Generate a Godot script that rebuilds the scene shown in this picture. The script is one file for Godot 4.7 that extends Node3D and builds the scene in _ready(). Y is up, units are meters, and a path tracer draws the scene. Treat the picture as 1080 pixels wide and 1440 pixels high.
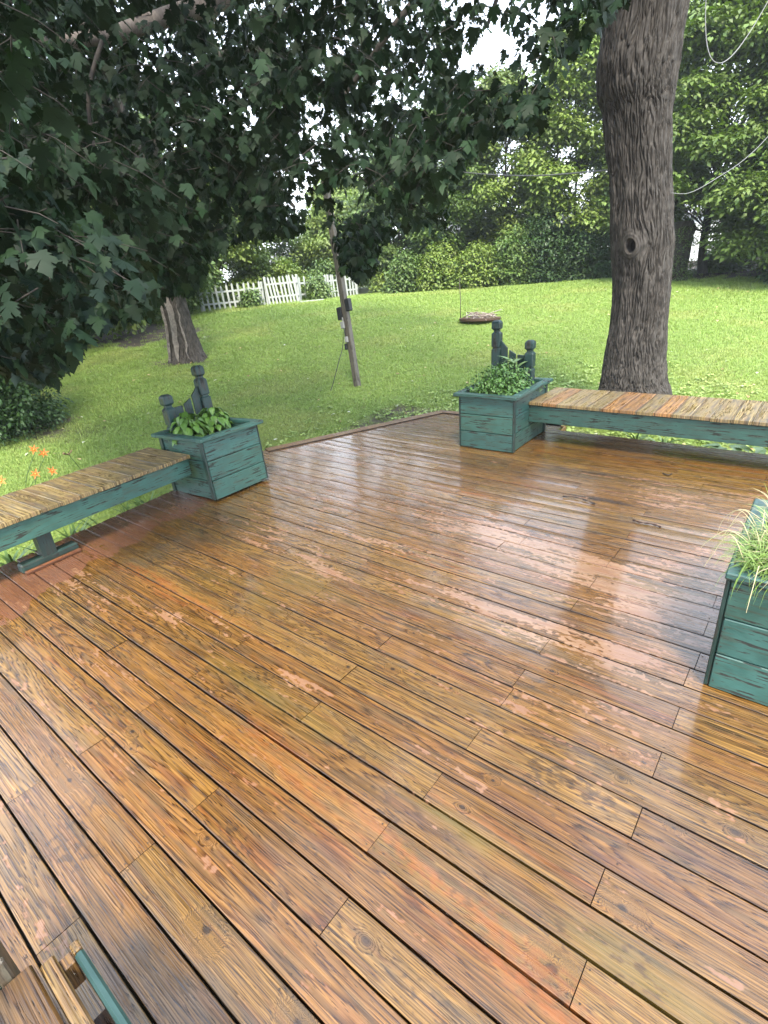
extends Node3D

# ------------------------------------------------------------------ helpers
var rng := RandomNumberGenerator.new()
var names := {}
var cam: Camera3D
const EYE := Vector3(0, 1.902, 0)

func rf(a: float, b: float) -> float:
	return rng.randf_range(a, b)

func numbered(n: String) -> String:
	if not names.has(n):
		names[n] = 0
		return n
	names[n] += 1
	return "%s_%03d" % [n, names[n]]

func tag(o: Node, label: String, category: String, group := "", kind := "") -> Node:
	if label != "": o.set_meta("label", label)
	if category != "": o.set_meta("category", category)
	if group != "": o.set_meta("group", group)
	if kind != "": o.set_meta("kind", kind)
	return o

func thing(called: String, label: String, category: String, at := Vector3.ZERO, group := "") -> Node3D:
	var o := Node3D.new()
	o.name = numbered(called)
	add_child(o)
	o.position = at
	tag(o, label, category, group)
	return o

func piece(called: String, mesh: Mesh, mat: Material, parent: Node, xf := Transform3D.IDENTITY) -> MeshInstance3D:
	var o := MeshInstance3D.new()
	o.mesh = mesh
	o.material_override = mat
	o.transform = xf
	if parent == self:
		o.name = numbered(called)
		add_child(o)
	else:
		o.name = called
		if parent.has_node(NodePath(called)):
			var k: int = parent.get_meta("n_" + called, 0) + 1
			parent.set_meta("n_" + called, k)
			o.name = "%s_%03d" % [called, k]
		parent.add_child(o, true)
	return o

class MB:
	var v := PackedVector3Array()
	var n := PackedVector3Array()
	var t := PackedVector2Array()
	var t2 := PackedVector2Array()
	var c := PackedColorArray()
	var i := PackedInt32Array()
	var col := Color.WHITE
	func vert(p: Vector3, nn: Vector3, uv := Vector2.ZERO, uv2 := Vector2.ZERO) -> int:
		v.append(p); n.append(nn); t.append(uv); t2.append(uv2); c.append(col)
		return v.size() - 1
	func tri(a: int, b: int, d: int) -> void:
		# wind so that the stored normal is the front (front faces run clockwise)
		var g := (v[d] - v[a]).cross(v[b] - v[a])
		if g.dot(n[a] + n[b] + n[d]) >= 0.0:
			i.append(a); i.append(b); i.append(d)
		else:
			i.append(a); i.append(d); i.append(b)
	func face(p: Array, nn: Vector3, uv: Array) -> void:
		var s := v.size()
		for k in p.size():
			vert(p[k], nn, uv[k], Vector2.ZERO)
		for k in range(1, p.size() - 1):
			tri(s, s + k, s + k + 1)
	func flat(p: Array, out: Vector3) -> void:
		var g: Vector3 = (p[1] - p[0]).cross(p[2] - p[0]).normalized()
		if g.dot(out) < 0: g = -g
		var uv := []
		for q in p: uv.append(Vector2(q.x, q.y))
		face(p, g, uv)
	func b_disc(p: Vector3, nn: Vector3, r: float) -> int:
		var x := nn.cross(Vector3.UP).normalized()
		var y := nn.cross(x)
		var s := vert(p, nn)
		for k in 7: vert(p + (x * cos(TAU * k / 6.0) + y * sin(TAU * k / 6.0)) * r, nn)
		for k in 6: tri(s, s + 1 + k, s + 2 + k)
		return s
	func mesh() -> ArrayMesh:
		var a := []
		a.resize(Mesh.ARRAY_MAX)
		a[Mesh.ARRAY_VERTEX] = v
		a[Mesh.ARRAY_NORMAL] = n
		a[Mesh.ARRAY_TEX_UV] = t
		a[Mesh.ARRAY_TEX_UV2] = t2
		a[Mesh.ARRAY_COLOR] = c
		a[Mesh.ARRAY_INDEX] = i
		var m := ArrayMesh.new()
		m.add_surface_from_arrays(Mesh.PRIMITIVE_TRIANGLES, a)
		return m

# a chamfered block; uv runs along its longest side in metres (times per metre sc), shifted by off
func add_block(b: MB, xf: Transform3D, size: Vector3, ch := 0.004, sc := Vector2(1, 1), off := Vector2.ZERO) -> void:
	var h := size * 0.5
	ch = minf(ch, minf(h.x, minf(h.y, h.z)) * 0.9)
	var long := 0
	if size.y > size.x and size.y >= size.z: long = 1
	elif size.z > size.x: long = 2
	var oa := (long + 1) % 3
	var ob := (long + 2) % 3
	var uvf := func(p: Vector3, ax: int) -> Vector2:
		var across: float = p[oa] + h[oa] if ax == ob else (p[ob] + h[ob] if ax == oa else p[oa] + h[oa])
		var along: float = p[long] + h[long] if ax != long else p[ob] * 0.3
		return Vector2(along * sc.x, across * sc.y) + off
	var put := func(ps: Array, nn: Vector3, ax: int) -> void:
		var q := []
		var uv := []
		for p in ps:
			q.append(xf * p)
			uv.append(uvf.call(p, ax))
		b.face(q, (xf.basis * nn).normalized(), uv)
	for ax in 3:
		var a1 := (ax + 1) % 3
		var a2 := (ax + 2) % 3
		for s in [-1.0, 1.0]:
			var ps := []
			for k in [[-1, -1], [1, -1], [1, 1], [-1, 1]]:
				var p := Vector3.ZERO
				p[ax] = s * h[ax]
				p[a1] = k[0] * (h[a1] - ch)
				p[a2] = k[1] * (h[a2] - ch)
				ps.append(p)
			var nn := Vector3.ZERO
			nn[ax] = s
			put.call(ps, nn, ax)
		# chamfers parallel to ax
		for s1 in [-1.0, 1.0]:
			for s2 in [-1.0, 1.0]:
				var ps := []
				for e in [-1.0, 1.0]:
					var p := Vector3.ZERO
					p[ax] = e * (h[ax] - ch)
					p[a1] = s1 * h[a1]
					p[a2] = s2 * (h[a2] - ch)
					var q := p
					q[a1] = s1 * (h[a1] - ch)
					q[a2] = s2 * h[a2]
					if e < 0: ps.append(p); ps.append(q)
					else: ps.append(q); ps.append(p)
				var nn := Vector3.ZERO
				nn[a1] = s1
				nn[a2] = s2
				put.call(ps, nn.normalized(), a1 if a1 != long else a2)
	for sx in [-1.0, 1.0]:
		for sy in [-1.0, 1.0]:
			for sz in [-1.0, 1.0]:
				var s := Vector3(sx, sy, sz)
				var ps := []
				for ax in 3:
					var p := s * (h - Vector3.ONE * ch)
					p[ax] = s[ax] * h[ax]
					ps.append(p)
				put.call(ps, s.normalized(), long)

func block(size: Vector3, ch := 0.004, sc := Vector2(1, 1), off := Vector2.ZERO, tint := Color.WHITE) -> ArrayMesh:
	var b := MB.new()
	b.col = tint
	add_block(b, Transform3D.IDENTITY, size, ch, sc, off)
	return b.mesh()

func add_tube(b: MB, pts: Array, rad: Array, sides := 8, cap := true) -> void:
	var prev := Vector3.ZERO
	var first := -1
	var along := 0.0
	var up := Vector3.UP
	for k in pts.size():
		var dir: Vector3 = (pts[mini(k + 1, pts.size() - 1)] - pts[maxi(k - 1, 0)]).normalized()
		if k == 0:
			up = Vector3.RIGHT if absf(dir.y) > 0.9 else Vector3.UP
		var sd := dir.cross(up).normalized()
		up = sd.cross(dir).normalized()
		if k > 0: along += pts[k].distance_to(prev)
		prev = pts[k]
		var row := b.v.size()
		for s in sides + 1:
			var a := TAU * s / sides
			var nn := sd * cos(a) + up * sin(a)
			b.vert(pts[k] + nn * rad[k], nn, Vector2(float(s) / sides * TAU * rad[k], along), Vector2.ZERO)
		if k > 0:
			for s in sides:
				var p := row + s
				var q := row - sides - 1 + s
				b.tri(q, q + 1, p)
				b.tri(q + 1, p + 1, p)
		if first < 0: first = row
		if cap and (k == 0 or k == pts.size() - 1):
			var cn := -dir if k == 0 else dir
			var cc := b.vert(pts[k], cn)
			var r0 := b.v.size()
			for s in sides + 1:
				b.vert(b.v[row + s], cn)
			for s in sides:
				b.tri(cc, r0 + s, r0 + s + 1)

func tube(pts: Array, rad: Array, sides := 8) -> ArrayMesh:
	var b := MB.new()
	add_tube(b, pts, rad, sides)
	return b.mesh()

func curve(pts: Array, per := 6) -> Array:
	var out := []
	for k in pts.size() - 1:
		var a: Vector3 = pts[maxi(k - 1, 0)]
		var d: Vector3 = pts[mini(k + 2, pts.size() - 1)]
		for j in per:
			out.append(pts[k].cubic_interpolate(pts[k + 1], a, d, float(j) / per))
	out.append(pts[-1])
	return out

func noise(sd: int, freq: float, oct := 3, kind := FastNoiseLite.TYPE_SIMPLEX_SMOOTH) -> FastNoiseLite:
	var n := FastNoiseLite.new()
	n.seed = sd
	n.frequency = freq
	n.noise_type = kind
	n.fractal_octaves = oct
	return n

func lin(r: float, g: float, b: float) -> Color:
	return Color(r, g, b).linear_to_srgb()

func plain_mat(c: Color, rough := 0.7, tint := false) -> StandardMaterial3D:
	var m := StandardMaterial3D.new()
	m.albedo_color = c
	m.roughness = rough
	m.vertex_color_use_as_albedo = tint
	return m

func leaf_mat(c: Color, back: Color, rough := 0.5) -> StandardMaterial3D:
	var m := plain_mat(c, rough, true)
	m.backlight_enabled = true
	m.backlight = back
	m.cull_mode = BaseMaterial3D.CULL_DISABLED
	return m

func copies(called: String, mesh: Mesh, mat: Material, parent: Node, xfs: Array, cols: PackedColorArray, stuff := true) -> MultiMeshInstance3D:
	var mm := MultiMesh.new()
	mm.transform_format = MultiMesh.TRANSFORM_3D
	mm.use_colors = true
	mm.mesh = mesh
	mm.instance_count = xfs.size()
	var buf := PackedFloat32Array()
	buf.resize(xfs.size() * 16)
	for k in xfs.size():
		var x: Transform3D = xfs[k]
		var o := k * 16
		var bx := x.basis.x
		var by := x.basis.y
		var bz := x.basis.z
		buf[o] = bx.x; buf[o + 1] = by.x; buf[o + 2] = bz.x; buf[o + 3] = x.origin.x
		buf[o + 4] = bx.y; buf[o + 5] = by.y; buf[o + 6] = bz.y; buf[o + 7] = x.origin.y
		buf[o + 8] = bx.z; buf[o + 9] = by.z; buf[o + 10] = bz.z; buf[o + 11] = x.origin.z
		var c := cols[k]
		buf[o + 12] = c.r; buf[o + 13] = c.g; buf[o + 14] = c.b; buf[o + 15] = 1.0
	mm.buffer = buf
	var o := MultiMeshInstance3D.new()
	o.multimesh = mm
	o.material_override = mat
	if parent == self:
		o.name = numbered(called)
		add_child(o)
	else:
		o.name = called
		parent.add_child(o, true)
	if stuff: o.set_meta("kind", "stuff")
	return o

# ------------------------------------------------------------------ terrain
var n_ground := noise(5, 0.35, 3)

func ground(x: float, z: float) -> float:
	var s := minf(-0.5 * x - 0.87 * z, 22.0)
	return -0.28 + 0.082 * log(1.0 + exp((s - 6.8) * 1.5)) / 1.5 + 0.02 * n_ground.get_noise_2d(x, z)

func left_edge(z: float) -> float:
	return -4.66 + 0.138 * clampf(z, -3.93, 9.0)

# the deck's outline, clockwise from above: how far a board at z may run to the left
func board_left(z: float) -> float:
	if z >= -3.93: return left_edge(z)
	return lerpf(-5.2, -4.2, (z + 3.93) / (-6.3 + 3.93))

# ------------------------------------------------------------------ wood textures
const LOOK_W := 2048
const LOOK_H := 128
var look_rgb := []
var look_hr := []
var srgb_lut := PackedByteArray()

func make_lut() -> void:
	srgb_lut.resize(1025)
	for k in 1025:
		srgb_lut[k] = int(round(Color(k / 1024.0, 0, 0).linear_to_srgb().r * 255.0))

func strip_noise(sd: int, freq: float, w: int, h: int, oct := 3) -> PackedByteArray:
	var n := noise(sd, freq, oct)
	var im := n.get_image(w, h, false, false, true)
	im.resize(LOOK_W, LOOK_H, Image.INTERPOLATE_CUBIC)
	im.convert(Image.FORMAT_L8)
	return im.get_data()

func make_look(idx: int) -> void:
	var r := RandomNumberGenerator.new()
	r.seed = 900 + idx * 7
	var fib := strip_noise(100 + idx, 0.16, 26, 128, 3)
	var fib2 := strip_noise(200 + idx, 0.30, 34, 128, 2)
	var blot := strip_noise(300 + idx, 0.030, 256, 64, 3)
	var blot2 := strip_noise(400 + idx, 0.045, 160, 64, 3)
	var crack := strip_noise(500 + idx, 0.055, 40, 128, 2)
	var wide := strip_noise(700 + idx, 0.055, 36, 128, 3)
	var speck := strip_noise(600 + idx, 0.5, 1024, 128, 2)
	# palettes: early wood, late wood (linear)
	var pals := [
		[Vector3(.56, .315, .095), Vector3(.080, .033, .011)],
		[Vector3(.51, .270, .080), Vector3(.070, .027, .009)],
		[Vector3(.48, .245, .074), Vector3(.066, .025, .009)],
		[Vector3(.52, .290, .086), Vector3(.072, .032, .011)],
		[Vector3(.50, .250, .074), Vector3(.074, .026, .009)],
	]
	var pal: Array = pals[[0, 1, 2, 3, 0, 4, 1, 2, 0, 1, 3, 4, 0, 2, 1, 0][idx]]
	var early: Vector3 = pal[0]
	var late: Vector3 = pal[1]
	var streak_on := idx % 5 == 1
	var per := r.randf_range(0.0055, 0.0100)
	var cathedral := idx % 3 != 1
	var c0 := r.randf_range(-0.03, 0.03) if cathedral else r.randf_range(0.12, 0.3) * (1.0 if r.randf() < 0.5 else -1.0)
	var d0 := r.randf_range(0.02, 0.06)
	var ph1 := r.randf_range(0, TAU)
	var ph2 := r.randf_range(0, TAU)
	var kn := []
	for k in r.randi_range(1, 4):
		kn.append([r.randf_range(0.1, 3.5), r.randf_range(-0.055, 0.055), r.randf_range(0.004, 0.011)])
	var rgb := PackedByteArray()
	rgb.resize(LOOK_W * LOOK_H * 3)
	var hr := PackedByteArray()
	hr.resize(LOOK_W * LOOK_H * 3)
	for x in LOOK_W:
		var u := x * 3.66 / LOOK_W
		var cc := c0 + 0.012 * sin(u * 1.7 + ph1) + 0.006 * sin(u * 4.3 + ph2)
		var dd := d0 + 0.028 * sin(u * 1.1 + ph2) + 0.012 * sin(u * 2.9 + ph1)
		dd = dd * dd
		var near := []
		for k in kn:
			if absf(k[0] - u) < 0.16: near.append(k)
		for y in LOOK_H:
			var at := y * LOOK_W + x
			var v := (y + 0.5) * 0.14 / LOOK_H - 0.07
			var a := v - cc
			var q := sqrt(a * a + dd)
			var f1: float = fib[at] / 255.0 - 0.5
			var f2: float = fib2[at] / 255.0 - 0.5
			var b1: float = blot[at] / 255.0
			var b2: float = blot2[at] / 255.0
			var knot := 0.0
			q += f1 * 0.006 + (b2 - 0.5) * 0.012
			for k in near:
				var du: float = (u - k[0]) * 0.62
				var dv: float = v - k[1]
				var e := sqrt(du * du + dv * dv)
				var wgt := exp(-e * e / (k[2] * k[2] * 9.0))
				q = lerpf(q, e * 1.3, wgt * 0.85)
				knot = maxf(knot, 1.0 - smoothstep(k[2] * 0.55, k[2] * 1.5, e + f2 * 0.006))
			var t := q / per
			t -= floorf(t)
			var l := t * t * t
			if t > 0.88: l *= (1.0 - t) / 0.12
			l = clampf(l * 1.55 + f2 * 0.42 + f1 * 0.25, 0.0, 1.0)
			var c := early.lerp(late, l * 0.92)
			# weathered patches, dark and grey, and redder hearts
			var g := smoothstep(0.56, 0.80, b1)
			c = c.lerp(Vector3(.19, .130, .072) * (1.15 - l * 0.75), g * 0.50)
			var rd := smoothstep(0.58, 0.78, b2)
			c = c.lerp(Vector3(.30, .125, .050) * (1.2 - l * 0.8), rd * 0.40)
			if streak_on:
				var st := smoothstep(0.055, 0.0, absf(v - cc * 0.6 + f1 * 0.03)) * smoothstep(0.42, 0.62, b1 * 0.5 + b2 * 0.5)
				c = c.lerp(Vector3(.46, .150, .035) * (1.1 - l * 0.75), st * 0.55)
			var wv: float = wide[at] / 255.0
			c *= (0.62 + 0.76 * (fib2[at] / 255.0)) * lerpf(0.60, 1.22, smoothstep(0.22, 0.72, wv * 0.55 + (f1 + 0.5) * 0.45))
			# painted shade: board edges darkened so the gaps look deeper
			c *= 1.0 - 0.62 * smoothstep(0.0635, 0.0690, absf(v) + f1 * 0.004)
			var ck := absf(crack[at] / 255.0 - 0.5)
			var crk := smoothstep(0.012, 0.003, ck) * smoothstep(0.45, 0.6, b2)
			c = c.lerp(Vector3(.018, .011, .007), crk * 0.9)
			var sp: float = smoothstep(0.80, 0.9, speck[at] / 255.0)
			c = c.lerp(Vector3(.05, .03, .018), sp * 0.55)
			c = c.lerp(Vector3(.055, .034, .024) * (0.6 + b1), knot * 0.85)
			var o := at * 3
			rgb[o] = srgb_lut[int(clampf(c.x, 0, 1) * 1024.0)]
			rgb[o + 1] = srgb_lut[int(clampf(c.y, 0, 1) * 1024.0)]
			rgb[o + 2] = srgb_lut[int(clampf(c.z, 0, 1) * 1024.0)]
			var hgt := 0.55 + 0.22 * l + 0.35 * f2 + 0.25 * f1 - 0.5 * crk + 0.1 * knot
			hr[o] = int(clampf(hgt, 0, 1) * 255.0)
			hr[o + 1] = int(clampf(0.52 + 0.5 * (b1 - 0.5) + 0.30 * f2 - 0.2 * l, 0.05, 1) * 255.0)
			hr[o + 2] = 0
	look_rgb[idx] = rgb
	look_hr[idx] = hr

# the layer of old paint, mildew and stains that lies over the whole deck, seen from above
const OV := 2048
const OV_X0 := -5.6
const OV_Z0 := -6.6
const OV_W := 6.8
const OV_D := 8.0
var ov_rgba := []
var ov_n := []
# where paint is left: x, z, spread in x, spread in z, amount
var paint_spots := [
	[-1.5, -3.25, .75, .22, .50], [-.95, -3.1, .6, .25, .50], [-.55, -2.85, .4, .2, .45], [-1.3, -2.42, .7, .10, .46], [-.75, -2.33, .5, .16, .42],
	[-2.55, -2.18, .3, .10, .46], [-2.2, -2.75, .5, .12, .34], [-2.5, -1.40, .28, .09, .46], [-2.9, -1.28, .3, .10, .44], [-1.75, -1.32, .3, .08, .36],
	[-.9, -4.45, .7, .16, .42], [-.6, -4.75, .5, .3, .36], [-1.75, -4.2, .4, .12, .3], [-2.75, -.78, .45, .07, .46], [-.9, -1.33, .35, .06, .44],
	[-3.3, -2.4, .8, .3, .30], [-3.6, -1.15, .5, .14, .36], [-4.1, -1.0, .3, .3, .40], [-.35, -3.3, .3, .6, .34], [-2.0, -3.4, .5, .3, .26], [-1.35, -1.02, .2, .04, .34],
	[-2.1, -1.05, .3, .06, .30], [-3.2, -3.2, .6, .2, .26], [-.5, -1.9, .5, .3, .20],
]
var orange_spots := [
	[-3.7, -1.45, .55, .055, .85], [-2.75, -1.45, .4, .05, .6], [-1.95, -2.68, .45, .06, .85], [-2.05, -4.3, .3, .09, .8], [-.75, -.90, .75, .045, .72], [-.3, -.81, .25, .05, .7], [-2.3, -3.9, .4, .12, .4], [-1.6, -.96, .5, .05, .5], [-1.9, -.45, .5, .05, .35],
]
var purple_spots := [[-.35, -1.31, .40, .035, .75], [-.1, -1.5, .4, .04, .5], [-1.05, -2.53, .4, .05, .55], [-.9, -1.06, .22, .03, .6], [-.5, -1.04, .16, .025, .6], [-3.0, -2.75, .35, .05, .6]]
var olive_spots := [[-.75, -1.10, .65, .045, .6], [-.1, -1.02, .5, .05, .6], [-1.9, -1.15, .5, .06, .4], [-2.5, -2.0, .5, .1, .35], [-2.8, -1.75, .5, .2, .3]]
var dark_spots := [[-1.3, -4.3, .25, .05, .9], [-1.0, -4.32, .3, .05, .8], [-.6, -4.4, .4, .07, .7], [-2.2, -4.7, .7, .35, .45], [-1.6, -4.9, .5, .25, .4], [-.7, -3.05, .25, .05, .7], [-1.05, -2.62, .3, .06, .5], [-3.7, -2.2, .6, .35, .40], [-4.2, -1.5, .3, .5, .4], [-.6, -2.2, .3, .06, .4]]

func ov_noise(sd: int, freq: float, w: int, h: int, oct: int) -> PackedByteArray:
	var im := noise(sd, freq, oct).get_image(w, h, false, false, true)
	im.resize(OV, OV, Image.INTERPOLATE_CUBIC)
	im.convert(Image.FORMAT_L8)
	return im.get_data()

func ov_noises(k: int) -> void:
	var set := [[31, 0.016, 512, 1024, 4], [32, 0.05, 256, 2048, 4], [33, 0.12, 1024, 2048, 3], [34, 0.02, 512, 1024, 4]]
	ov_n[k] = ov_noise(set[k][0], set[k][1], set[k][2], set[k][3], set[k][4])

func field(list: Array, x: float, z: float) -> float:
	var s := 0.0
	for g in list:
		var dz: float = (z - g[1]) / g[3]
		if absf(dz) > 2.6: continue
		var dx: float = (x - g[0]) / g[2]
		if absf(dx) > 2.6: continue
		s += g[4] * exp(-dx * dx - dz * dz)
	return s

const OV_BANDS := 64
func ov_band(band: int) -> void:
	var rows := OV / OV_BANDS
	var out := PackedByteArray()
	out.resize(rows * OV * 4)
	var big: PackedByteArray = ov_n[0]
	var str1: PackedByteArray = ov_n[1]
	var fine: PackedByteArray = ov_n[2]
	var big2: PackedByteArray = ov_n[3]
	var rowlist := []
	for yy in rows:
		var z := OV_Z0 + (band * rows + yy + 0.5) * OV_D / OV
		var ri := row_at(z)
		var rh := fposmod(sin(ri * 12.9898) * 43758.5453, 1.0)
		var le := left_edge(z)
		var pl := []
		for list in [paint_spots, orange_spots, purple_spots, olive_spots, dark_spots]:
			var keep := []
			for g in list:
				if absf(z - g[1]) < g[3] * 2.6: keep.append(g)
			pl.append(keep)
		var dpaint := 0.0
		var dor := 0.0
		var dpu := 0.0
		var dol := 0.0
		var ddk := 0.0
		for x in OV:
			var wx := OV_X0 + (x + 0.5) * OV_W / OV
			if x % 8 == 0:
				dpaint = field(pl[0], wx, z)
				dor = field(pl[1], wx, z)
				dpu = field(pl[2], wx, z)
				dol = field(pl[3], wx, z)
				ddk = field(pl[4], wx, z)
			var at := (band * rows + yy) * OV + x
			var sh := at - x + (x + (ri + 40) * 397) % OV
			var n1: float = big[at] / 255.0
			var n2: float = str1[sh] / 255.0
			var n3: float = fine[sh] / 255.0
			var n4: float = big2[at] / 255.0
			var f := n1 * 0.06 + n2 * 0.62 + n3 * 0.32
			var dens := 0.075 + dpaint * 0.46 + (rh - 0.5) * 0.12
			if wx > 0.9: dens = 0.0
			# sheltered strip below the left bench, where the paint has stayed
			var strip := 0.0
			if z > -2.75 and z < -0.4:
				var lim := le + 0.64 + (n1 - 0.5) * 0.30 + 0.05 * (rh - 0.5) + (n2 - 0.5) * 0.05 + 0.22 * smoothstep(-1.6, -0.7, z)
				strip = smoothstep(0.008, -0.008, wx - lim) * (1.0 - smoothstep(0.62, 0.68, n2 * 0.5 + n3 * 0.3 + n4 * 0.2))
			var pa := maxf(smoothstep(0.0, 0.045, dens + f - 0.80), strip * 0.97)
			var pc := Vector3(.255, .148, .085) * (0.75 + 0.5 * n4)
			pc = pc.lerp(Vector3(.19, .080, .045), smoothstep(0.5, 0.8, n2) * 0.5)
			if strip > 0.5: pc = Vector3(.15, .066, .040) * (0.78 + 0.4 * n4)
			# stains below the paint
			var ore := clampf(dor * 0.75 * smoothstep(0.38, 0.66, n2 * 0.6 + n3 * 0.4), 0, 0.55)
			var pur := clampf(0.6 * dpu * smoothstep(0.36, 0.56, n2 * 0.6 + n1 * 0.4), 0, 0.8)
			var oli := clampf(dol * smoothstep(0.3, 0.6, n1), 0, 0.55)
			var drk := clampf(ddk * smoothstep(0.40, 0.60, n2 * 0.4 + n1 * 0.4 + n3 * 0.2), 0, 0.85)
			drk = maxf(drk, smoothstep(0.70, 0.78, n4 * 0.6 + n3 * 0.4) * 0.6)
			var a := ore
			var c := Vector3(.24, .070, .013)
			if oli > 0.001:
				c = c.lerp(Vector3(.13, .092, .022), oli / (oli + a))
				a = maxf(a, oli)
			if pur > 0.001:
				c = c.lerp(Vector3(.060, .022, .018), pur / (pur + a * 0.4))
				a = maxf(a, pur)
			if drk > 0.001:
				c = c.lerp(Vector3(.026, .015, .008), drk / (drk + a * 0.4))
				a = maxf(a, drk)
			if pa > 0.001:
				c = c.lerp(pc, pa)
				a = maxf(a, pa * 0.80)
			var o := (yy * OV + x) * 4
			out[o] = srgb_lut[int(clampf(c.x, 0, 1) * 1024.0)]
			out[o + 1] = srgb_lut[int(clampf(c.y, 0, 1) * 1024.0)]
			out[o + 2] = srgb_lut[int(clampf(c.z, 0, 1) * 1024.0)]
			out[o + 3] = int(clampf(a, 0, 1) * 255.0)
	ov_rgba[band] = out

# board rows: z of the gap in front of row r (r = 0 lies just beyond z = -0.25)
const ROW_NEAR := 10
func row_z(r: int) -> float:
	var z := -0.25 - 0.1458 * r if r <= 6 else -1.1248 - 0.1505 * (r - 6)
	return z
func row_at(z: float) -> int:
	if z > -1.1248: return int(floorf((-0.25 - z) / 0.1458))
	return 6 + int(floorf((-1.1248 - z) / 0.1505))

func atlas(parts: Array, from: int, count: int) -> ImageTexture:
	var d := PackedByteArray()
	for k in count: d.append_array(parts[from + k])
	return ImageTexture.create_from_image(Image.create_from_data(LOOK_W, LOOK_H * count, false, Image.FORMAT_RGB8, d))

var wood_wet := []
var wood_dry := []
var teal: StandardMaterial3D
var teal_dark: StandardMaterial3D
var grey_wood: StandardMaterial3D
var soil: StandardMaterial3D

func make_wood() -> void:
	make_lut()
	look_rgb.resize(16)
	look_hr.resize(16)
	ov_n.resize(4)
	ov_rgba.resize(OV_BANDS)
	var g1 := WorkerThreadPool.add_group_task(make_look, 16)
	var g0 := WorkerThreadPool.add_group_task(ov_noises, 4)
	WorkerThreadPool.wait_for_group_task_completion(g0)
	var g2 := WorkerThreadPool.add_group_task(ov_band, OV_BANDS)
	WorkerThreadPool.wait_for_group_task_completion(g1)
	WorkerThreadPool.wait_for_group_task_completion(g2)
	var d := PackedByteArray()
	for k in OV_BANDS: d.append_array(ov_rgba[k])
	var over := ImageTexture.create_from_image(Image.create_from_data(OV, OV, false, Image.FORMAT_RGBA8, d))
	for h in 2:
		var rgb := atlas(look_rgb, h * 8, 8)
		var hr := atlas(look_hr, h * 8, 8)
		for wet in 2:
			var m := StandardMaterial3D.new()
			m.vertex_color_use_as_albedo = true
			m.albedo_texture = rgb
			m.heightmap_enabled = true
			m.heightmap_texture = hr
			m.heightmap_scale = 0.20 if wet else 0.22
			m.roughness_texture = hr
			m.roughness_texture_channel = BaseMaterial3D.TEXTURE_CHANNEL_GREEN
			if wet:
				m.roughness = 0.50
				m.metallic_specular = 0.5
				m.clearcoat_enabled = true
				m.clearcoat = 0.5
				m.clearcoat_roughness = 0.09
				m.detail_enabled = true
				m.detail_albedo = over
				m.detail_uv_layer = BaseMaterial3D.DETAIL_UV_2
				m.detail_blend_mode = BaseMaterial3D.BLEND_MODE_MIX
				wood_wet.append(m)
			else:
				m.roughness = 1.0
				wood_dry.append(m)
	# teal paint, chipped along the grain to dark wood
	teal = paint_mat(71, Vector3(.034, .094, .083), Vector3(.016, .013, .010), 0.045)
	teal_dark = paint_mat(72, Vector3(.014, .037, .034), Vector3(.016, .015, .012), 0.03)
	grey_wood = paint_mat(73, Vector3(.11, .088, .068), Vector3(.04, .03, .024), 0.06)
	soil = StandardMaterial3D.new()
	soil.albedo_color = lin(.022, .015, .010)
	soil.roughness = 0.95

func paint_mat(sd: int, base: Vector3, under: Vector3, more: float) -> StandardMaterial3D:
	var w := 1024
	var h := 512
	var mk := func(s: int, f: float, a: int, b: int, o: int) -> PackedByteArray:
		var im := noise(s, f, o).get_image(a, b, false, false, true)
		im.resize(w, h, Image.INTERPOLATE_CUBIC)
		im.convert(Image.FORMAT_L8)
		return im.get_data()
	var s1: PackedByteArray = mk.call(sd, 0.06, 96, 512, 4)
	var s2: PackedByteArray = mk.call(sd + 100, 0.02, 512, 256, 4)
	var s3: PackedByteArray = mk.call(sd + 200, 0.2, 256, 512, 2)
	var rgb := PackedByteArray()
	rgb.resize(w * h * 3)
	var hh := PackedByteArray()
	hh.resize(w * h * 3)
	for k in w * h:
		var a: float = s1[k] / 255.0
		var b: float = s2[k] / 255.0
		var g: float = s3[k] / 255.0
		var chip := smoothstep(0.64 - more, 0.70 - more, a * 0.55 + b * 0.30 + g * 0.15)
		var c := base * (0.70 + 0.45 * b + 0.25 * g)
		c = c.lerp(Vector3(c.x * 0.75 + 0.02, c.y * 0.8, c.z * 0.72), smoothstep(0.5, 0.75, a))
		c = c.lerp(under * (0.5 + g), chip * 0.92)
		rgb[k * 3] = srgb_lut[int(clampf(c.x, 0, 1) * 1024)]
		rgb[k * 3 + 1] = srgb_lut[int(clampf(c.y, 0, 1) * 1024)]
		rgb[k * 3 + 2] = srgb_lut[int(clampf(c.z, 0, 1) * 1024)]
		hh[k * 3] = int(clampf(0.6 + 0.3 * (g - 0.5) + 0.3 * (a - 0.5) - 0.35 * chip, 0, 1) * 255)
		hh[k * 3 + 1] = int(clampf(0.42 + 0.35 * chip + 0.3 * (b - 0.5), 0, 1) * 255)
	var m := StandardMaterial3D.new()
	m.albedo_texture = ImageTexture.create_from_image(Image.create_from_data(w, h, false, Image.FORMAT_RGB8, rgb))
	var ht := ImageTexture.create_from_image(Image.create_from_data(w, h, false, Image.FORMAT_RGB8, hh))
	m.heightmap_enabled = true
	m.heightmap_texture = ht
	m.heightmap_scale = 0.15
	m.roughness_texture = ht
	m.roughness_texture_channel = BaseMaterial3D.TEXTURE_CHANNEL_GREEN
	m.vertex_color_use_as_albedo = true
	return m

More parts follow.
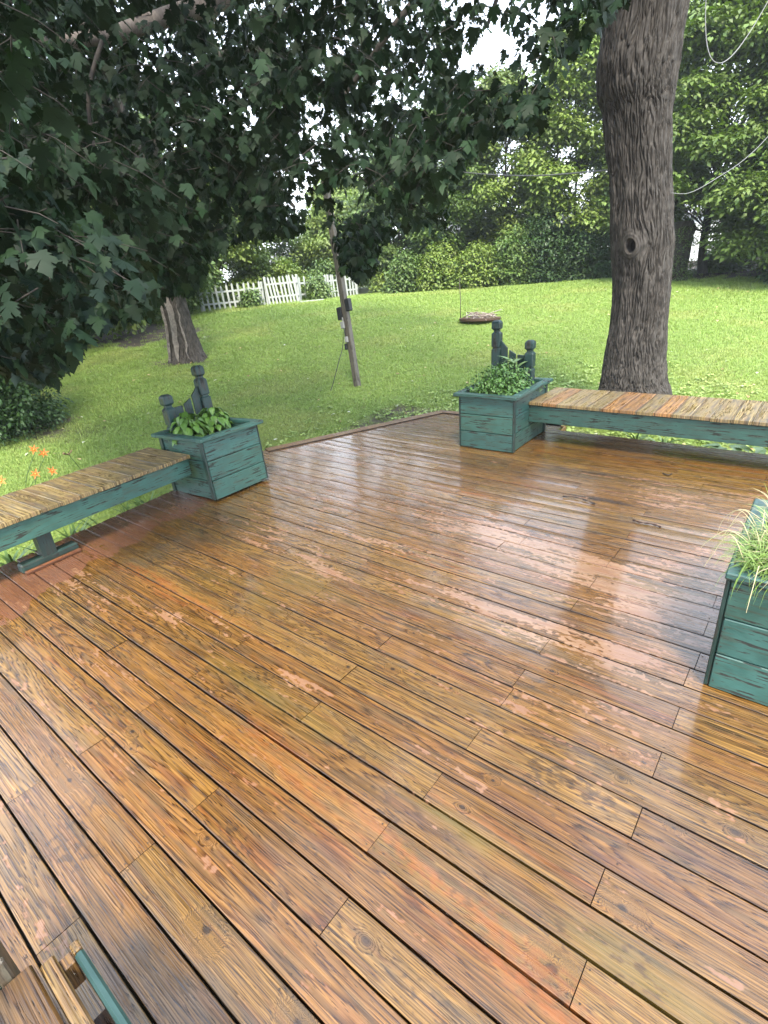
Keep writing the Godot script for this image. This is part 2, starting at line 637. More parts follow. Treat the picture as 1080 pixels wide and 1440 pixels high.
# ------------------------------------------------------------------ deck
# joints seen: row by its z, and x
var joint_list := [[-.47, -2.29], [-.76, -2.30], [-1.99, -.87], [-1.15, -.23], [-3.48, -.85], [-2.15, -2.33], [-2.98, -.86], [-.32, -1.61], [-2.48, -.19], [-.87, -.93], [.03, -1.58], [-3.33, -3.6], [-4.18, -3.36], [-3.35, -2.38], [-3.32, -1.48], [-2.61, -1.65], [-1.05, -2.31], [-4.5, -1.5], [-4.9, -.6], [-3.85, -2.9]]

func board_mesh(xl0: float, xl1: float, xr: float, zf: float, zb: float, look: int, uoff: float, flip: bool, tint: Color, th := 0.036, cup := 0.0) -> ArrayMesh:
	# zf: the edge towards the camera, zb: the far edge (zb < zf); xl0 at zf, xl1 at zb
	var b := MB.new()
	b.col = tint
	var w := zf - zb
	var prof := [] # (t across, y)
	var r := 0.0032
	for p in [[0.0, -th], [0.0, -r], [r * 0.3, -r * 0.3], [r, 0.0], [w * 0.28, cup * 0.8], [w * 0.5, cup], [w * 0.72, cup * 0.8], [w - r, 0.0], [w - r * 0.3, -r * 0.3], [w, -r], [w, -th]]:
		prof.append(Vector2(p[0], p[1]))
	var v0 := (look % 8) / 8.0
	var xs := 3
	for k in prof.size():
		var pr: Vector2 = prof[k]
		var d: Vector2 = (prof[mini(k + 1, prof.size() - 1)] - prof[maxi(k - 1, 0)]).normalized()
		var nn := Vector3(0, d.x, d.y)  # t runs towards -z
		var f := pr.x / w
		var xl := lerpf(xl0, xl1, f)
		for j in xs + 1:
			var x := lerpf(xl, xr, float(j) / xs)
			var p := Vector3(x, pr.y, zf - pr.x)
			var vv := f if not flip else 1.0 - f
			var uv := Vector2((x - xl0) / 3.66 + uoff, v0 + (0.03 + 0.94 * vv) / 8.0)
			b.col = tint if pr.y > -0.002 else Color(.03, .022, .016)  # board sides coloured near black, so the gaps look shaded
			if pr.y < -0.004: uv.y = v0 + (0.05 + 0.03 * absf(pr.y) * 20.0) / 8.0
			b.vert(p, nn.normalized(), uv, Vector2((p.x - OV_X0) / OV_W, (p.z - OV_Z0) / OV_D))
	for k in prof.size() - 1:
		for j in xs:
			var a := k * (xs + 1) + j
			b.tri(a, a + 1, a + xs + 1)
			b.tri(a + 1, a + xs + 2, a + xs + 1)
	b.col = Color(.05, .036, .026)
	for e in 2:
		var nn := Vector3(-1 if e == 0 else 1, 0, 0)
		var s := b.v.size()
		for k in prof.size():
			var pr: Vector2 = prof[k]
			var f := pr.x / w
			var x := lerpf(xl0, xl1, f) if e == 0 else xr
			b.vert(Vector3(x, pr.y, zf - pr.x), nn, Vector2(uoff, v0 + (0.1 + 0.5 * f) / 8.0), Vector2((x - OV_X0) / OV_W, (zf - pr.x - OV_Z0) / OV_D))
		for k in range(1, prof.size() - 1):
			b.tri(s, s + k, s + k + 1)
	return b.mesh()

func build_deck() -> void:
	var deck := Node3D.new()
	deck.name = numbered("deck")
	add_child(deck)
	tag(deck, "rain-wet wooden deck of worn brown boards with flaking pink paint", "deck", "", "structure")
	var joints := {}
	for j in joint_list:
		var r := row_at(j[0])
		if not joints.has(r): joints[r] = []
		joints[r].append(j[1])
	var grid := [-4.4, -3.7, -2.95, -2.3, -1.6, -.87, -.2, .55]
	var nails := MB.new()
	var before := []
	for r in range(-9, 46):
		var zf := row_z(r)
		var zb := row_z(r + 1)
		var gap := rf(0.0055, 0.0095) if r < 6 else rf(0.0045, 0.0085)
		zf -= gap * 0.5
		zb += gap * 0.5
		if zb < -6.36: continue
		var right := 2.6
		var lf := board_left(zf)
		var lb := board_left(zb)
		if r < 1: # the front left, beside the step
			lf = -4.5
			lb = -4.5
		# the far border takes the ends of the boards on the slanted side
		if zf < -3.93:
			lf += 0.15
			lb += 0.15
		# far edge behind the right bench
		if zb < -6.10: right = -2.35
		var cuts := []
		var last := minf(lf, lb)
		var own: Array = joints.get(r, [])
		own.sort()
		var xs := own.duplicate()
		var guard := 0
		while guard < 12:
			guard += 1
			xs.sort()
			var a := last
			var worst := -1.0
			var wa := 0.0
			for x in xs + [right]:
				if x - a > worst:
					worst = x - a
					wa = a
				a = x
			if worst < 3.4: break
			var cand := []
			for g in grid:
				if g > wa + 0.6 and g < wa + worst - 0.6 and not before.any(func(o): return absf(o - g) < 0.2): cand.append(g)
			if cand.is_empty(): xs.append(wa + worst * rf(0.38, 0.62))
			else: xs.append(cand[rng.randi() % cand.size()] + rf(-.015, .015))
		xs.sort()
		before = xs.duplicate()
		var x0f := lf
		var x0b := lb
		for x in xs + [right]:
			var look := rng.randi() % 16
			var len: float = x - minf(x0f, x0b)
			var uoff := rf(0.02, maxf(0.03, 0.98 - len / 3.66))
			# vertex colours are linear: the hue of each board
			var k := rf(0.30, 0.385)
			var warm := rf(-0.025, 0.05)
			var z := (zf + zb) * 0.5
			if z > -0.9: k *= 1.0
			var tint := Color(k * (1.0 - maxf(0, -warm)), k * (0.955 - 0.3 * absf(warm)), k * (0.84 - warm))
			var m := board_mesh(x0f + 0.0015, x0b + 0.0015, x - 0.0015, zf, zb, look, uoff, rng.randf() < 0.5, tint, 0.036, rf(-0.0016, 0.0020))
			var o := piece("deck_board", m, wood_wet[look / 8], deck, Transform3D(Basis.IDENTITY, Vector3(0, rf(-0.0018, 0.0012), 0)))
			o.rotation.x = 0.0
			# nail heads, two on each joist
			for g in grid:
				for e in [x0f + 0.02, x - 0.02]:
					pass
				if g > minf(x0f, x0b) + 0.05 and g < x - 0.05:
					for s in [0.025, 0.12]:
						add_nail(nails, Vector3(g + rf(-.008, .008), 0.0006, zf - s + rf(-.005, .005)))
			for s in [0.025, 0.12]:
				add_nail(nails, Vector3(x - 0.018 + rf(-.004, .004), 0.0006, zf - s + rf(-.005, .005)))
				add_nail(nails, Vector3(maxf(x0f, x0b) + 0.018 + rf(-.004, .004), 0.0006, zf - s + rf(-.005, .005)))
			x0f = x
			x0b = x
	var nm := plain_mat(lin(.035, .025, .02), 0.5)
	nm.metallic = 0.4
	piece("nail_heads", nails.mesh(), nm, deck).set_meta("kind", "stuff")
	# border boards along the slanted far left edge, and a fascia below every outer edge
	var a := Vector3(-5.2, 0, -3.93)
	var c := Vector3(-4.2, 0, -6.3)
	border(deck, a, c, 0.142, 3)
	border(deck, c + Vector3(0.02, 0, -0.06), Vector3(-2.4, 0, -6.42), 0.12, 5)
	var edge := [Vector3(-4.5, 0, 1.2), Vector3(-4.62, 0, -0.2), Vector3(-5.2, 0, -3.93), Vector3(-4.2, 0, -6.38), Vector3(-2.38, 0, -6.44), Vector3(-2.33, 0, -6.13), Vector3(2.6, 0, -6.13)]
	for k in edge.size() - 1:
		var p: Vector3 = edge[k]
		var q: Vector3 = edge[k + 1]
		var d := q - p
		var bs := Basis(d.normalized(), Vector3.UP, d.normalized().cross(Vector3.UP))
		var out := -bs.z * 0.022 if false else Vector3.ZERO
		piece("edge_board", block(Vector3(d.length() - 0.01, 0.18, 0.03), 0.004, Vector2(.27, .9), Vector2(rf(0, .5), 0.51)), wood_dry[0], deck, Transform3D(bs, (p + q) * 0.5 + Vector3(0, -0.135, 0) + out))
	# joists below, dark in the gaps
	for g in [-4.6, -4.4, -3.7, -2.95, -2.3, -1.6, -.87, -.2, .55, 1.25, 1.95]:
		piece("joist", block(Vector3(0.045, 0.19, 6.6), 0.003), plain_mat(lin(.05, .032, .022), 0.8), deck, Transform3D(Basis.IDENTITY, Vector3(g, -0.135, -2.55)))

func border(deck: Node, a: Vector3, c: Vector3, w: float, look: int) -> void:
	var d := c - a
	var dir := d.normalized()
	var inn := Vector3(-dir.z, 0, dir.x) # to the right of the run, seen from above
	if inn.x < 0: inn = -inn
	var nseg := 2 if d.length() > 2 else 1
	for k in nseg:
		var l := d.length() / nseg - 0.004
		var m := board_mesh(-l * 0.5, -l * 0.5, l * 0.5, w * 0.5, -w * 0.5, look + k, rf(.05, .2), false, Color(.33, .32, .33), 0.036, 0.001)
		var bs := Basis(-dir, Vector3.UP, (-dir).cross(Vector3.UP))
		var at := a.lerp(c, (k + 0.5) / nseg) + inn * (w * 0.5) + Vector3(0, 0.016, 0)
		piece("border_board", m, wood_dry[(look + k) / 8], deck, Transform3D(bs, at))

func add_nail(b: MB, p: Vector3) -> void:
	var r := rf(0.0028, 0.0042)
	var c := b.vert(p, Vector3.UP)
	for k in 7:
		b.vert(p + Vector3(cos(TAU * k / 6.0) * r, -0.0003, sin(TAU * k / 6.0) * r), Vector3.UP)
	for k in 6: b.tri(c, c + 1 + k, c + 2 + k)

# ------------------------------------------------------------------ planters and benches
func plank(called: String, parent: Node, size: Vector3, at: Vector3, mat: Material, bs := Basis.IDENTITY, ch := 0.004, k := 1.0) -> MeshInstance3D:
	var t := rf(0.66, 1.0) * k
	return piece(called, block(size, ch, Vector2(0.55, 1.6), Vector2(rf(0, 1), rf(0, 1)), Color(t * rf(.9, 1.0), t, t * rf(.88, 1.0))), mat, parent, Transform3D(bs, at))

# a box of three boards a side with a rim, w along local x (front), d along local z, facing +z
func planter(at: Vector3, bs: Basis, w: float, d: float, h: float, label: String, over := 0.055) -> Node3D:
	var t := thing("planter_box", label, "planter", at, "teal planter boxes on the deck")
	t.basis = bs
	var bh := (h - 0.006) / 3.0
	var th := 0.035
	for k in 3:
		var y := 0.004 + bh * (k + 0.5)
		for s in [-1.0, 1.0]:
			plank("side_board", t, Vector3(w - 0.01, bh - rf(.004, .007), th), Vector3(rf(-.002, .002), y, s * (d * 0.5 - th * 0.5) + rf(-.002, .002)), teal)
			plank("side_board", t, Vector3(th, bh - rf(.004, .007), d - th * 2.0 - 0.006), Vector3(s * (w * 0.5 - th * 0.5) + rf(-.002, .002), y, 0), teal)
	var nb := MB.new()
	for k in 3:
		for s in [-1.0, 1.0]:
			for e in [.25, .75]:
				var c := nb.b_disc(Vector3(s * (w * 0.5 - 0.018), bh * (k + e), d * 0.5 + 0.0012), Vector3.BACK, 0.0045)
	piece("nail_heads", nb.mesh(), plain_mat(lin(.03, .022, .018), .6), t).set_meta("kind", "stuff")
	# corner battens on the narrow sides
	for s in [-1.0, 1.0]:
		for e in [-1.0, 1.0]:
			plank("corner_batten", t, Vector3(0.018, h - 0.012, 0.05), Vector3(s * (w * 0.5 + 0.0075), h * 0.5, e * (d * 0.5 - 0.030)), teal_dark, Basis.IDENTITY, 0.003)
	if over > 0.0:
		var rw := 0.085
		for s in [-1.0, 1.0]:
			plank("rim_board", t, Vector3(w + over * 2.0, 0.036, rw), Vector3(0, h + 0.020, s * (d * 0.5 + over - rw * 0.5)), teal, Basis.IDENTITY, 0.006)
			plank("rim_board", t, Vector3(rw, 0.036, d + over * 2.0 - rw * 2.0 - 0.006), Vector3(s * (w * 0.5 + over - rw * 0.5), h + 0.0205, 0), teal, Basis.IDENTITY, 0.006)
	# soil
	var b := MB.new()
	var n := noise(int(at.x * 50 + 400), 6.0, 3)
	var g := 14
	for i in g + 1:
		for j in g + 1:
			var x := (float(i) / g - 0.5) * (w - 0.08)
			var z := (float(j) / g - 0.5) * (d - 0.08)
			b.vert(Vector3(x, h - 0.07 + 0.03 * n.get_noise_2d(x, z), z), Vector3.UP)
	for i in g:
		for j in g:
			var q := i * (g + 1) + j
			b.tri(q, q + 1, q + g + 1)
			b.tri(q + 1, q + g + 2, q + g + 1)
	piece("potting_soil", b.mesh(), soil, t)
	return t

# turned newel posts and slanted slats at the back of a planter; p: tall post foot, q: short post foot (planter space)
func back_rail(t: Node3D, p: Vector3, q: Vector3, hp: float, hq: float) -> void:
	newel(t, p, hp)
	newel(t, q, hq)
	var dir := (q - p).normalized()
	var bs := Basis(dir, Vector3.UP, dir.cross(Vector3.UP))
	var len := p.distance_to(q)
	# a lower rail and three upright slats cut to a falling curve
	var y0 := p.y + 0.02
	plank("rail", t, Vector3(len - 0.09, 0.05, 0.03), (p + q) * 0.5 + Vector3(0, 0.06, 0), teal_dark, bs)
	var n := 3
	for k in n:
		var f0 := (k + 0.06) / n
		var f1 := (k + 0.82) / n
		var x0 := 0.05 + (len - 0.1) * f0
		var x1 := 0.05 + (len - 0.1) * f1
		var top := func(f: float) -> float: return lerpf(hp * 0.72, hq * 0.70, f) - 0.06 * sin(f * PI)
		var b := MB.new()
		var ys := [top.call(f0), top.call(f1)]
		var pts := []
		for s in [-0.011, 0.011]:
			pts.append([Vector3(x0, 0.03, s), Vector3(x1, 0.03, s), Vector3(x1, ys[1], s), Vector3(x0, ys[0], s)])
		for s in 2:
			var uv := []
			for v in pts[s]: uv.append(Vector2(v.y * .55 + k * .2, v.x * 1.6))
			b.face(pts[s], Vector3(0, 0, -1 if s == 0 else 1), uv)
		for e in 4:
			var a0: Vector3 = pts[0][e]
			var a1: Vector3 = pts[0][(e + 1) % 4]
			var nn := (a1 - a0).cross(Vector3(0, 0, 1)).normalized()
			if nn.dot((a0 + a1) * 0.5 - Vector3((x0 + x1) * 0.5, 0.2, 0)) < 0: nn = -nn
			b.face([a0, a1, pts[1][(e + 1) % 4], pts[1][e]], nn, [Vector2(0, 0), Vector2(.1, 0), Vector2(.1, .1), Vector2(0, .1)])
		piece("slat", b.mesh(), teal_dark, t, Transform3D(bs, p))

func newel(t: Node3D, foot: Vector3, h: float) -> void:
	# square 9 cm post with two turned necks and a rounded cap
	var b := MB.new()
	var s := 0.052
	var rings := [[0.0, s], [h - 0.325, s], [h - 0.315, s * 0.78], [h - 0.300, s * 0.78], [h - 0.290, s], [h - 0.150, s], [h - 0.138, s * 0.85], [h - 0.125, s * 0.60], [h - 0.108, s * 0.60], [h - 0.095, s * 0.9], [h - 0.085, s], [h - 0.030, s], [h - 0.012, s * 0.86], [h, s * 0.55], [h + 0.001, 0.001]]
	var oct := []
	for k in 4: # square with cut corners
		var a := PI * 0.5 * k
		for c in [Vector2(1.0, -0.82), Vector2(1.0, 0.82)]:
			oct.append(c.rotated(a))
		oct.append(Vector2(0.92, 0.92).rotated(a))
	for k in rings.size() - 1:
		for j in oct.size():
			var c0: Vector2 = oct[j]
			var c1: Vector2 = oct[(j + 1) % oct.size()]
			var r0: float = rings[k][1]
			var r1: float = rings[k + 1][1]
			var y0: float = rings[k][0]
			var y1: float = rings[k + 1][0]
			var m := (c0 + c1) * 0.5
			var nn := Vector3(m.x, 0, m.y).normalized() * (y1 - y0) + Vector3.UP * (r0 - r1)
			b.face([Vector3(c0.x * r0, y0, c0.y * r0), Vector3(c1.x * r0, y0, c1.y * r0), Vector3(c1.x * r1, y1, c1.y * r1), Vector3(c0.x * r1, y1, c0.y * r1)], nn.normalized(), [Vector2(y0 * .55, j * .06), Vector2(y0 * .55, j * .06 + .05), Vector2(y1 * .55, j * .06 + .05), Vector2(y1 * .55, j * .06)])
	piece("newel_post", b.mesh(), teal_dark, t, Transform3D(Basis(Vector3.UP, rf(-.08, .08)), foot))

func bench(label: String, a: Vector3, c: Vector3, depth: float, top: float, side: Vector3, fascia_h: float, slat_w: float) -> Node3D:
	# a..c: front edge of the seat on the ground plane, side: direction from the front to the back
	var mid := (a + c) * 0.5
	var t := thing("slatted_bench", label, "bench", mid, "slatted benches joined to the planters")
	var dir := (c - a).normalized()
	var bs := Basis(dir, Vector3.UP, dir.cross(Vector3.UP))
	if bs.z.dot(side) < 0: bs = Basis(-dir, Vector3.UP, (-dir).cross(Vector3.UP))
	var len := a.distance_to(c)
	var n := int(round(len / slat_w))
	for k in n:
		var w := len / n - rf(0.0025, 0.0055)
		var look: int = [0, 3, 4, 8, 10, 12, 15, 3][rng.randi() % 8]
		var v0 := (look % 8) / 8.0
		var hue := rng.randf()
		var kk := rf(0.74, 1.0)
		var tint := Color(kk * .56, kk * .72, kk) if hue < 0.86 else Color(kk * 0.62, kk * 0.58, kk * 0.66)
		var m := block(Vector3(w, 0.034, depth + rf(-.008, .008)), 0.003, Vector2(0.27, 0.85), Vector2(rf(0, .7), v0 + 0.004), tint)
		piece("seat_slat", m, wood_bench[look / 8], t, Transform3D(bs, bs * Vector3(-len * 0.5 + (k + 0.5) * len / n, top - 0.017 + rf(-.0015, .0015), depth * 0.5 + rf(-.004, .004))))
	for s in [0, 1]:
		plank("apron_board", t, Vector3(len - 0.02, fascia_h, 0.036), bs * Vector3(0, top - 0.040 - fascia_h * 0.5, 0.045 if s == 0 else depth - 0.05), teal, bs)
	# dark ledger strip just below the slats
	plank("ledger", t, Vector3(len - 0.02, 0.03, 0.03), bs * Vector3(0, top - 0.052, 0.085), teal_dark, bs)
	return t

var wood_bench := []

# ------------------------------------------------------------------ leaves
func maple_leaf(fold := 0.16, droop := 0.22, twist := 0.0) -> ArrayMesh:
	var half := [[0, 0], [.13, -.04], [.40, -.10], [.34, .05], [.50, .10], [.34, .17], [.55, .28], [.52, .38], [.70, .50], [.47, .48], [.40, .56], [.23, .44], [.27, .62], [.36, .66], [.20, .74], [.14, .84], [0, 1.04]]
	var pts := []
	for p in half: pts.append(Vector2(p[0], p[1]))
	for k in range(half.size() - 2, 0, -1): pts.append(Vector2(-half[k][0], half[k][1]))
	var b := MB.new()
	var f := func(p: Vector2) -> Vector3: return Vector3(p.x, -fold * absf(p.x) - droop * p.y * p.y + 0.05 * sin(p.x * 9.0) + twist * p.x * (p.y - .3), p.y)
	var c := b.vert(f.call(Vector2(0, .30)) + Vector3(0, .02, 0), Vector3.UP)
	for p in pts: b.vert(f.call(p), (Vector3(p.x * 0.15, 1, 0.3 * p.y)).normalized())
	for k in pts.size(): b.tri(c, c + 1 + k, c + 1 + (k + 1) % pts.size())
	# stalk
	var s := b.v.size()
	for p in [Vector3(-.012, 0, 0), Vector3(.012, 0, 0), Vector3(.012, .10, -.45), Vector3(-.012, .10, -.45)]: b.vert(p, Vector3.UP)
	b.tri(s, s + 1, s + 2)
	b.tri(s, s + 2, s + 3)
	return b.mesh()

func ovate_leaf(w := 0.30, fold := 0.25, droop := 0.25, seg := 3) -> ArrayMesh:
	var b := MB.new()
	for k in seg + 2:
		var f := float(k) / (seg + 1)
		var ww := w * sin(PI * pow(f, 0.75)) if k > 0 and k < seg + 1 else 0.0
		var y := -droop * f * f
		for s in [-1.0, 0.0, 1.0]:
			b.vert(Vector3(s * ww, y + (fold * ww if s != 0.0 else 0.0), f), Vector3(-s * fold, 1, droop * f * 1.5).normalized())
	for k in seg + 1:
		for j in 2:
			var q := k * 3 + j
			b.tri(q, q + 1, q + 3)
			b.tri(q + 1, q + 4, q + 3)
	return b.mesh()

# a sprig: leaves spread in a ball of radius 1 (leaf size given in that unit), as one mesh to be copied
func sprig(sd: int, count: int, size: float, flat := 0.6, w := 0.30) -> ArrayMesh:
	var r := RandomNumberGenerator.new()
	r.seed = sd
	var b := MB.new()
	for k in count:
		var p := Vector3(r.randfn(0, .42), r.randfn(0, .42 * flat), r.randfn(0, .42))
		var nn := (Vector3(r.randf_range(-.7, .7), 1.0, r.randf_range(-.7, .7)) + p * 0.6).normalized()
		var d := Vector3(p.x + r.randf_range(-.6, .6), r.randf_range(-.8, .1), p.z + r.randf_range(-.6, .6))
		d = (d - nn * d.dot(nn)).normalized()
		var sd2 := d.cross(nn)
		var s := size * r.randf_range(.7, 1.25)
		var q := b.v.size()
		var c := r.randf_range(.75, 1.0)
		b.col = Color(c, c, c * r.randf_range(.8, 1.0))
		b.vert(p, nn)
		b.vert(p + d * s * .45 + sd2 * s * w + nn * s * .08, (nn - sd2 * .2).normalized())
		b.vert(p + d * s * .5, nn)
		b.vert(p + d * s * .45 - sd2 * s * w + nn * s * .08, (nn + sd2 * .2).normalized())
		b.vert(p + d * s - nn * s * .12, (nn + d * .3).normalized())
		b.tri(q, q + 1, q + 2)
		b.tri(q, q + 2, q + 3)
		b.tri(q + 1, q + 4, q + 2)
		b.tri(q + 2, q + 4, q + 3)
	return b.mesh()

func turned(tip: Vector3, up: Vector3, s: float, at: Vector3) -> Transform3D:
	# mesh: +z is the tip, +y the upper face
	var z := tip.normalized()
	var y := up - z * up.dot(z)
	if y.length() < 0.05: y = Vector3.RIGHT - z * z.x
	y = y.normalized()
	return Transform3D(Basis(y.cross(z) * s, y * s, z * s), at)

# ------------------------------------------------------------------ trees
var bark_mat: StandardMaterial3D
var bark_far: StandardMaterial3D

func bark_material(c0: Color, c1: Color, sd: int, freq := 0.02) -> StandardMaterial3D:
	var im := noise(sd, freq, 5).get_seamless_image(512, 512, false, false, 0.2, true)
	var g := noise(sd + 3, freq * 3.0, 4).get_seamless_image(512, 512, false, false, 0.2, true)
	var out := Image.create(512, 512, false, Image.FORMAT_RGB8)
	for y in 512:
		for x in 512:
			var a := im.get_pixel(x, y).r * 0.6 + g.get_pixel(x, y).r * 0.4
			out.set_pixel(x, y, c0.lerp(c1, smoothstep(0.3, 0.75, a)))
	var m := StandardMaterial3D.new()
	m.albedo_texture = ImageTexture.create_from_image(out)
	m.roughness = 0.9
	m.uv1_triplanar = true
	m.uv1_scale = Vector3(1.4, 0.5, 1.4)
	m.vertex_color_use_as_albedo = true
	return m

# a trunk with furrowed bark; prof rows are [y, centre x, centre z, radius]
func trunk_mesh(prof: Array, nth: int, ny: int, sd: int, amp: float, fr: float, knot := Vector3(99, 0, 0), roots := 0.2) -> ArrayMesh:
	var b := MB.new()
	var na := noise(sd, 1.0, 2)
	var nb := noise(sd + 1, 1.0, 3)
	var nc := noise(sd + 2, 1.0, 2)
	var y0: float = prof[0][0]
	var y1: float = prof[-1][0]
	var pos := PackedVector3Array()
	for j in ny + 1:
		var y := lerpf(y0, y1, float(j) / ny)
		var k := 0
		while k < prof.size() - 2 and prof[k + 1][0] < y: k += 1
		var f: float = clampf((y - prof[k][0]) / (prof[k + 1][0] - prof[k][0]), 0, 1)
		var fs := f * f * (3.0 - 2.0 * f) * 0.5 + f * 0.5
		var c := Vector2(lerpf(prof[k][1], prof[k + 1][1], fs), lerpf(prof[k][2], prof[k + 1][2], fs))
		var r := lerpf(prof[k][3], prof[k + 1][3], fs)
		var low := clampf(1.0 - (y - y0) / 0.8, 0, 1)
		for i in nth + 1:
			var a := TAU * (i % nth) / nth
			var ca := cos(a)
			var sa := sin(a)
			var rr := r + roots * low * low * (0.35 + 0.65 * maxf(0, sin(a * 5.0 + sd) * 0.6 + sin(a * 3.0 + 1.3) * 0.5)) * r
			rr += 0.025 * nc.get_noise_3d(ca * 1.3, y * 0.9, sa * 1.3)
			# furrows: stretched ridged noise, twisted a little and bent by a slow warp
			var wv := nc.get_noise_3d(ca * 1.6 + 9.0, y * 1.3, sa * 1.6) * 0.13
			var tw := a + y * 0.08 + wv
			var kd := 99.0
			var dv := Vector2.ZERO
			if knot.x < 50.0:
				dv = Vector2(wrapf(a - knot.x, -PI, PI) * r, y - knot.y)
				kd = dv.length()
				# grain flows round the knot
				var push := 0.16 * exp(-kd * kd / 0.035) * signf(dv.x)
				tw -= push
			var x1 := cos(tw) * r * fr
			var z1 := sin(tw) * r * fr
			var ridge := 1.0 - absf(na.get_noise_3d(x1, y * fr * 0.075, z1)) * 2.2
			var rid2 := nb.get_noise_3d(x1 * 1.9, y * fr * 0.42, z1 * 1.9)
			var bark := -0.85 * smoothstep(0.45, 0.92, ridge) + 0.25 * rid2
			var amp2 := amp
			if kd < 0.30:
				amp2 *= smoothstep(0.06, 0.24, kd)
				var e := Vector2(dv.x / 0.82, dv.y / 1.15).length() / 1.12
				rr += 0.024 * exp(-pow((e - 0.082) / 0.036, 2.0)) + 0.022 * exp(-kd * kd / 0.04)
				rr -= 0.16 * smoothstep(0.060, 0.036, e)
				rr += 0.004 * sin(e * 210.0) * smoothstep(0.2, 0.1, e)
			rr += bark * amp2
			b.vert(Vector3(c.x + ca * rr, y, c.y + sa * rr), Vector3(ca, 0, sa), Vector2(a, y))
	var w := nth + 1
	# normals from the surface itself
	for j in ny + 1:
		for i in nth + 1:
			var il := (i - 1 + nth) % nth
			var ir := (i + 1) % nth
			var du := b.v[j * w + ir] - b.v[j * w + il]
			var dv2 := b.v[mini(j + 1, ny) * w + i] - b.v[maxi(j - 1, 0) * w + i]
			var nn := dv2.cross(du).normalized()
			if nn.dot(b.n[j * w + i]) < 0: nn = -nn
			pos.append(nn)
	b.n = pos
	for j in ny:
		for i in nth:
			var q := j * w + i
			b.tri(q, q + 1, q + w)
			b.tri(q + 1, q + w + 1, q + w)
	return b.mesh()

# lowest elevation (degrees) that hanging leaves reach, by azimuth (degrees, 0 = -z, negative = left)
var droop := [[-120, -5.5], [-76.3, -5.4], [-73.9, -6.0], [-71.2, -7.6], [-68.7, -6.0], [-66.6, -4.0], [-63.9, -2.8], [-61.1, -3.0], [-59.2, -1.3], [-57.2, -1.3], [-55.6, 0.1], [-54.6, 1.8], [-51.8, 2.8], [-49.1, 2.9], [-46.5, 2.9], [-44.3, 3.5], [-43.1, 2.4], [-42.7, -0.6], [-41.4, -1.3], [-39.6, -0.8], [-38.4, 1.3], [-36.9, 2.7], [-34.2, 2.2], [-32.8, 1.8], [-31.7, 4.4], [-30.7, 7.1], [-28.2, 8.8], [-25.7, 9.3], [-23.9, 8.8], [-23.1, 11.4], [-21.8, 13.1], [-19.8, 15.0], [-17.5, 16.5], [-16.5, 22.0], [-10, 30.0], [60, 50.0]]

func low_at(az: float) -> float:
	for k in droop.size() - 1:
		if az <= droop[k + 1][0]:
			return lerpf(droop[k][1], droop[k + 1][1], clampf((az - droop[k][0]) / (droop[k + 1][0] - droop[k][0]), 0, 1))
	return 60.0

func azel(p: Vector3) -> Vector2:
	var d := p - EYE
	return Vector2(rad_to_deg(atan2(d.x, -d.z)), rad_to_deg(atan2(d.y, Vector2(d.x, d.z).length())))

func open_gap(ae: Vector2) -> float:
	# thin places in the crown where the sky shows
	var s := 0.0
	for g in [[-44.6, 7.0, 2.6, 3.4], [-43.3, 12.5, 1.8, 1.6], [-40.6, 6.6, 1.6, 2.2], [-36.0, 18.0, 1.2, 1.2], [-31.0, 15.0, 1.0, 1.0], [-55.0, 8.5, 2.0, 1.6], [-64.0, 6.5, 1.6, 1.6], [-33.0, 12.0, 1.5, 1.3], [-34.5, 16.0, 1.0, .9], [-38.0, 15.5, .8, 1.2], [-27.5, 15.0, .8, .8], [-48.5, 14.0, .9, 1.1], [-58.0, 13.0, .8, .8], [-66.0, 14.0, 1.0, .8], [-51.5, 6.5, 1.3, 1.0], [-70.0, 3.0, .9, .8]]:
		var dx: float = (ae.x - g[0]) / g[2]
		var dy: float = (ae.y - g[1]) / g[3]
		s = maxf(s, 1.0 - dx * dx - dy * dy)
	return clampf(s * 1.6, 0, 1)

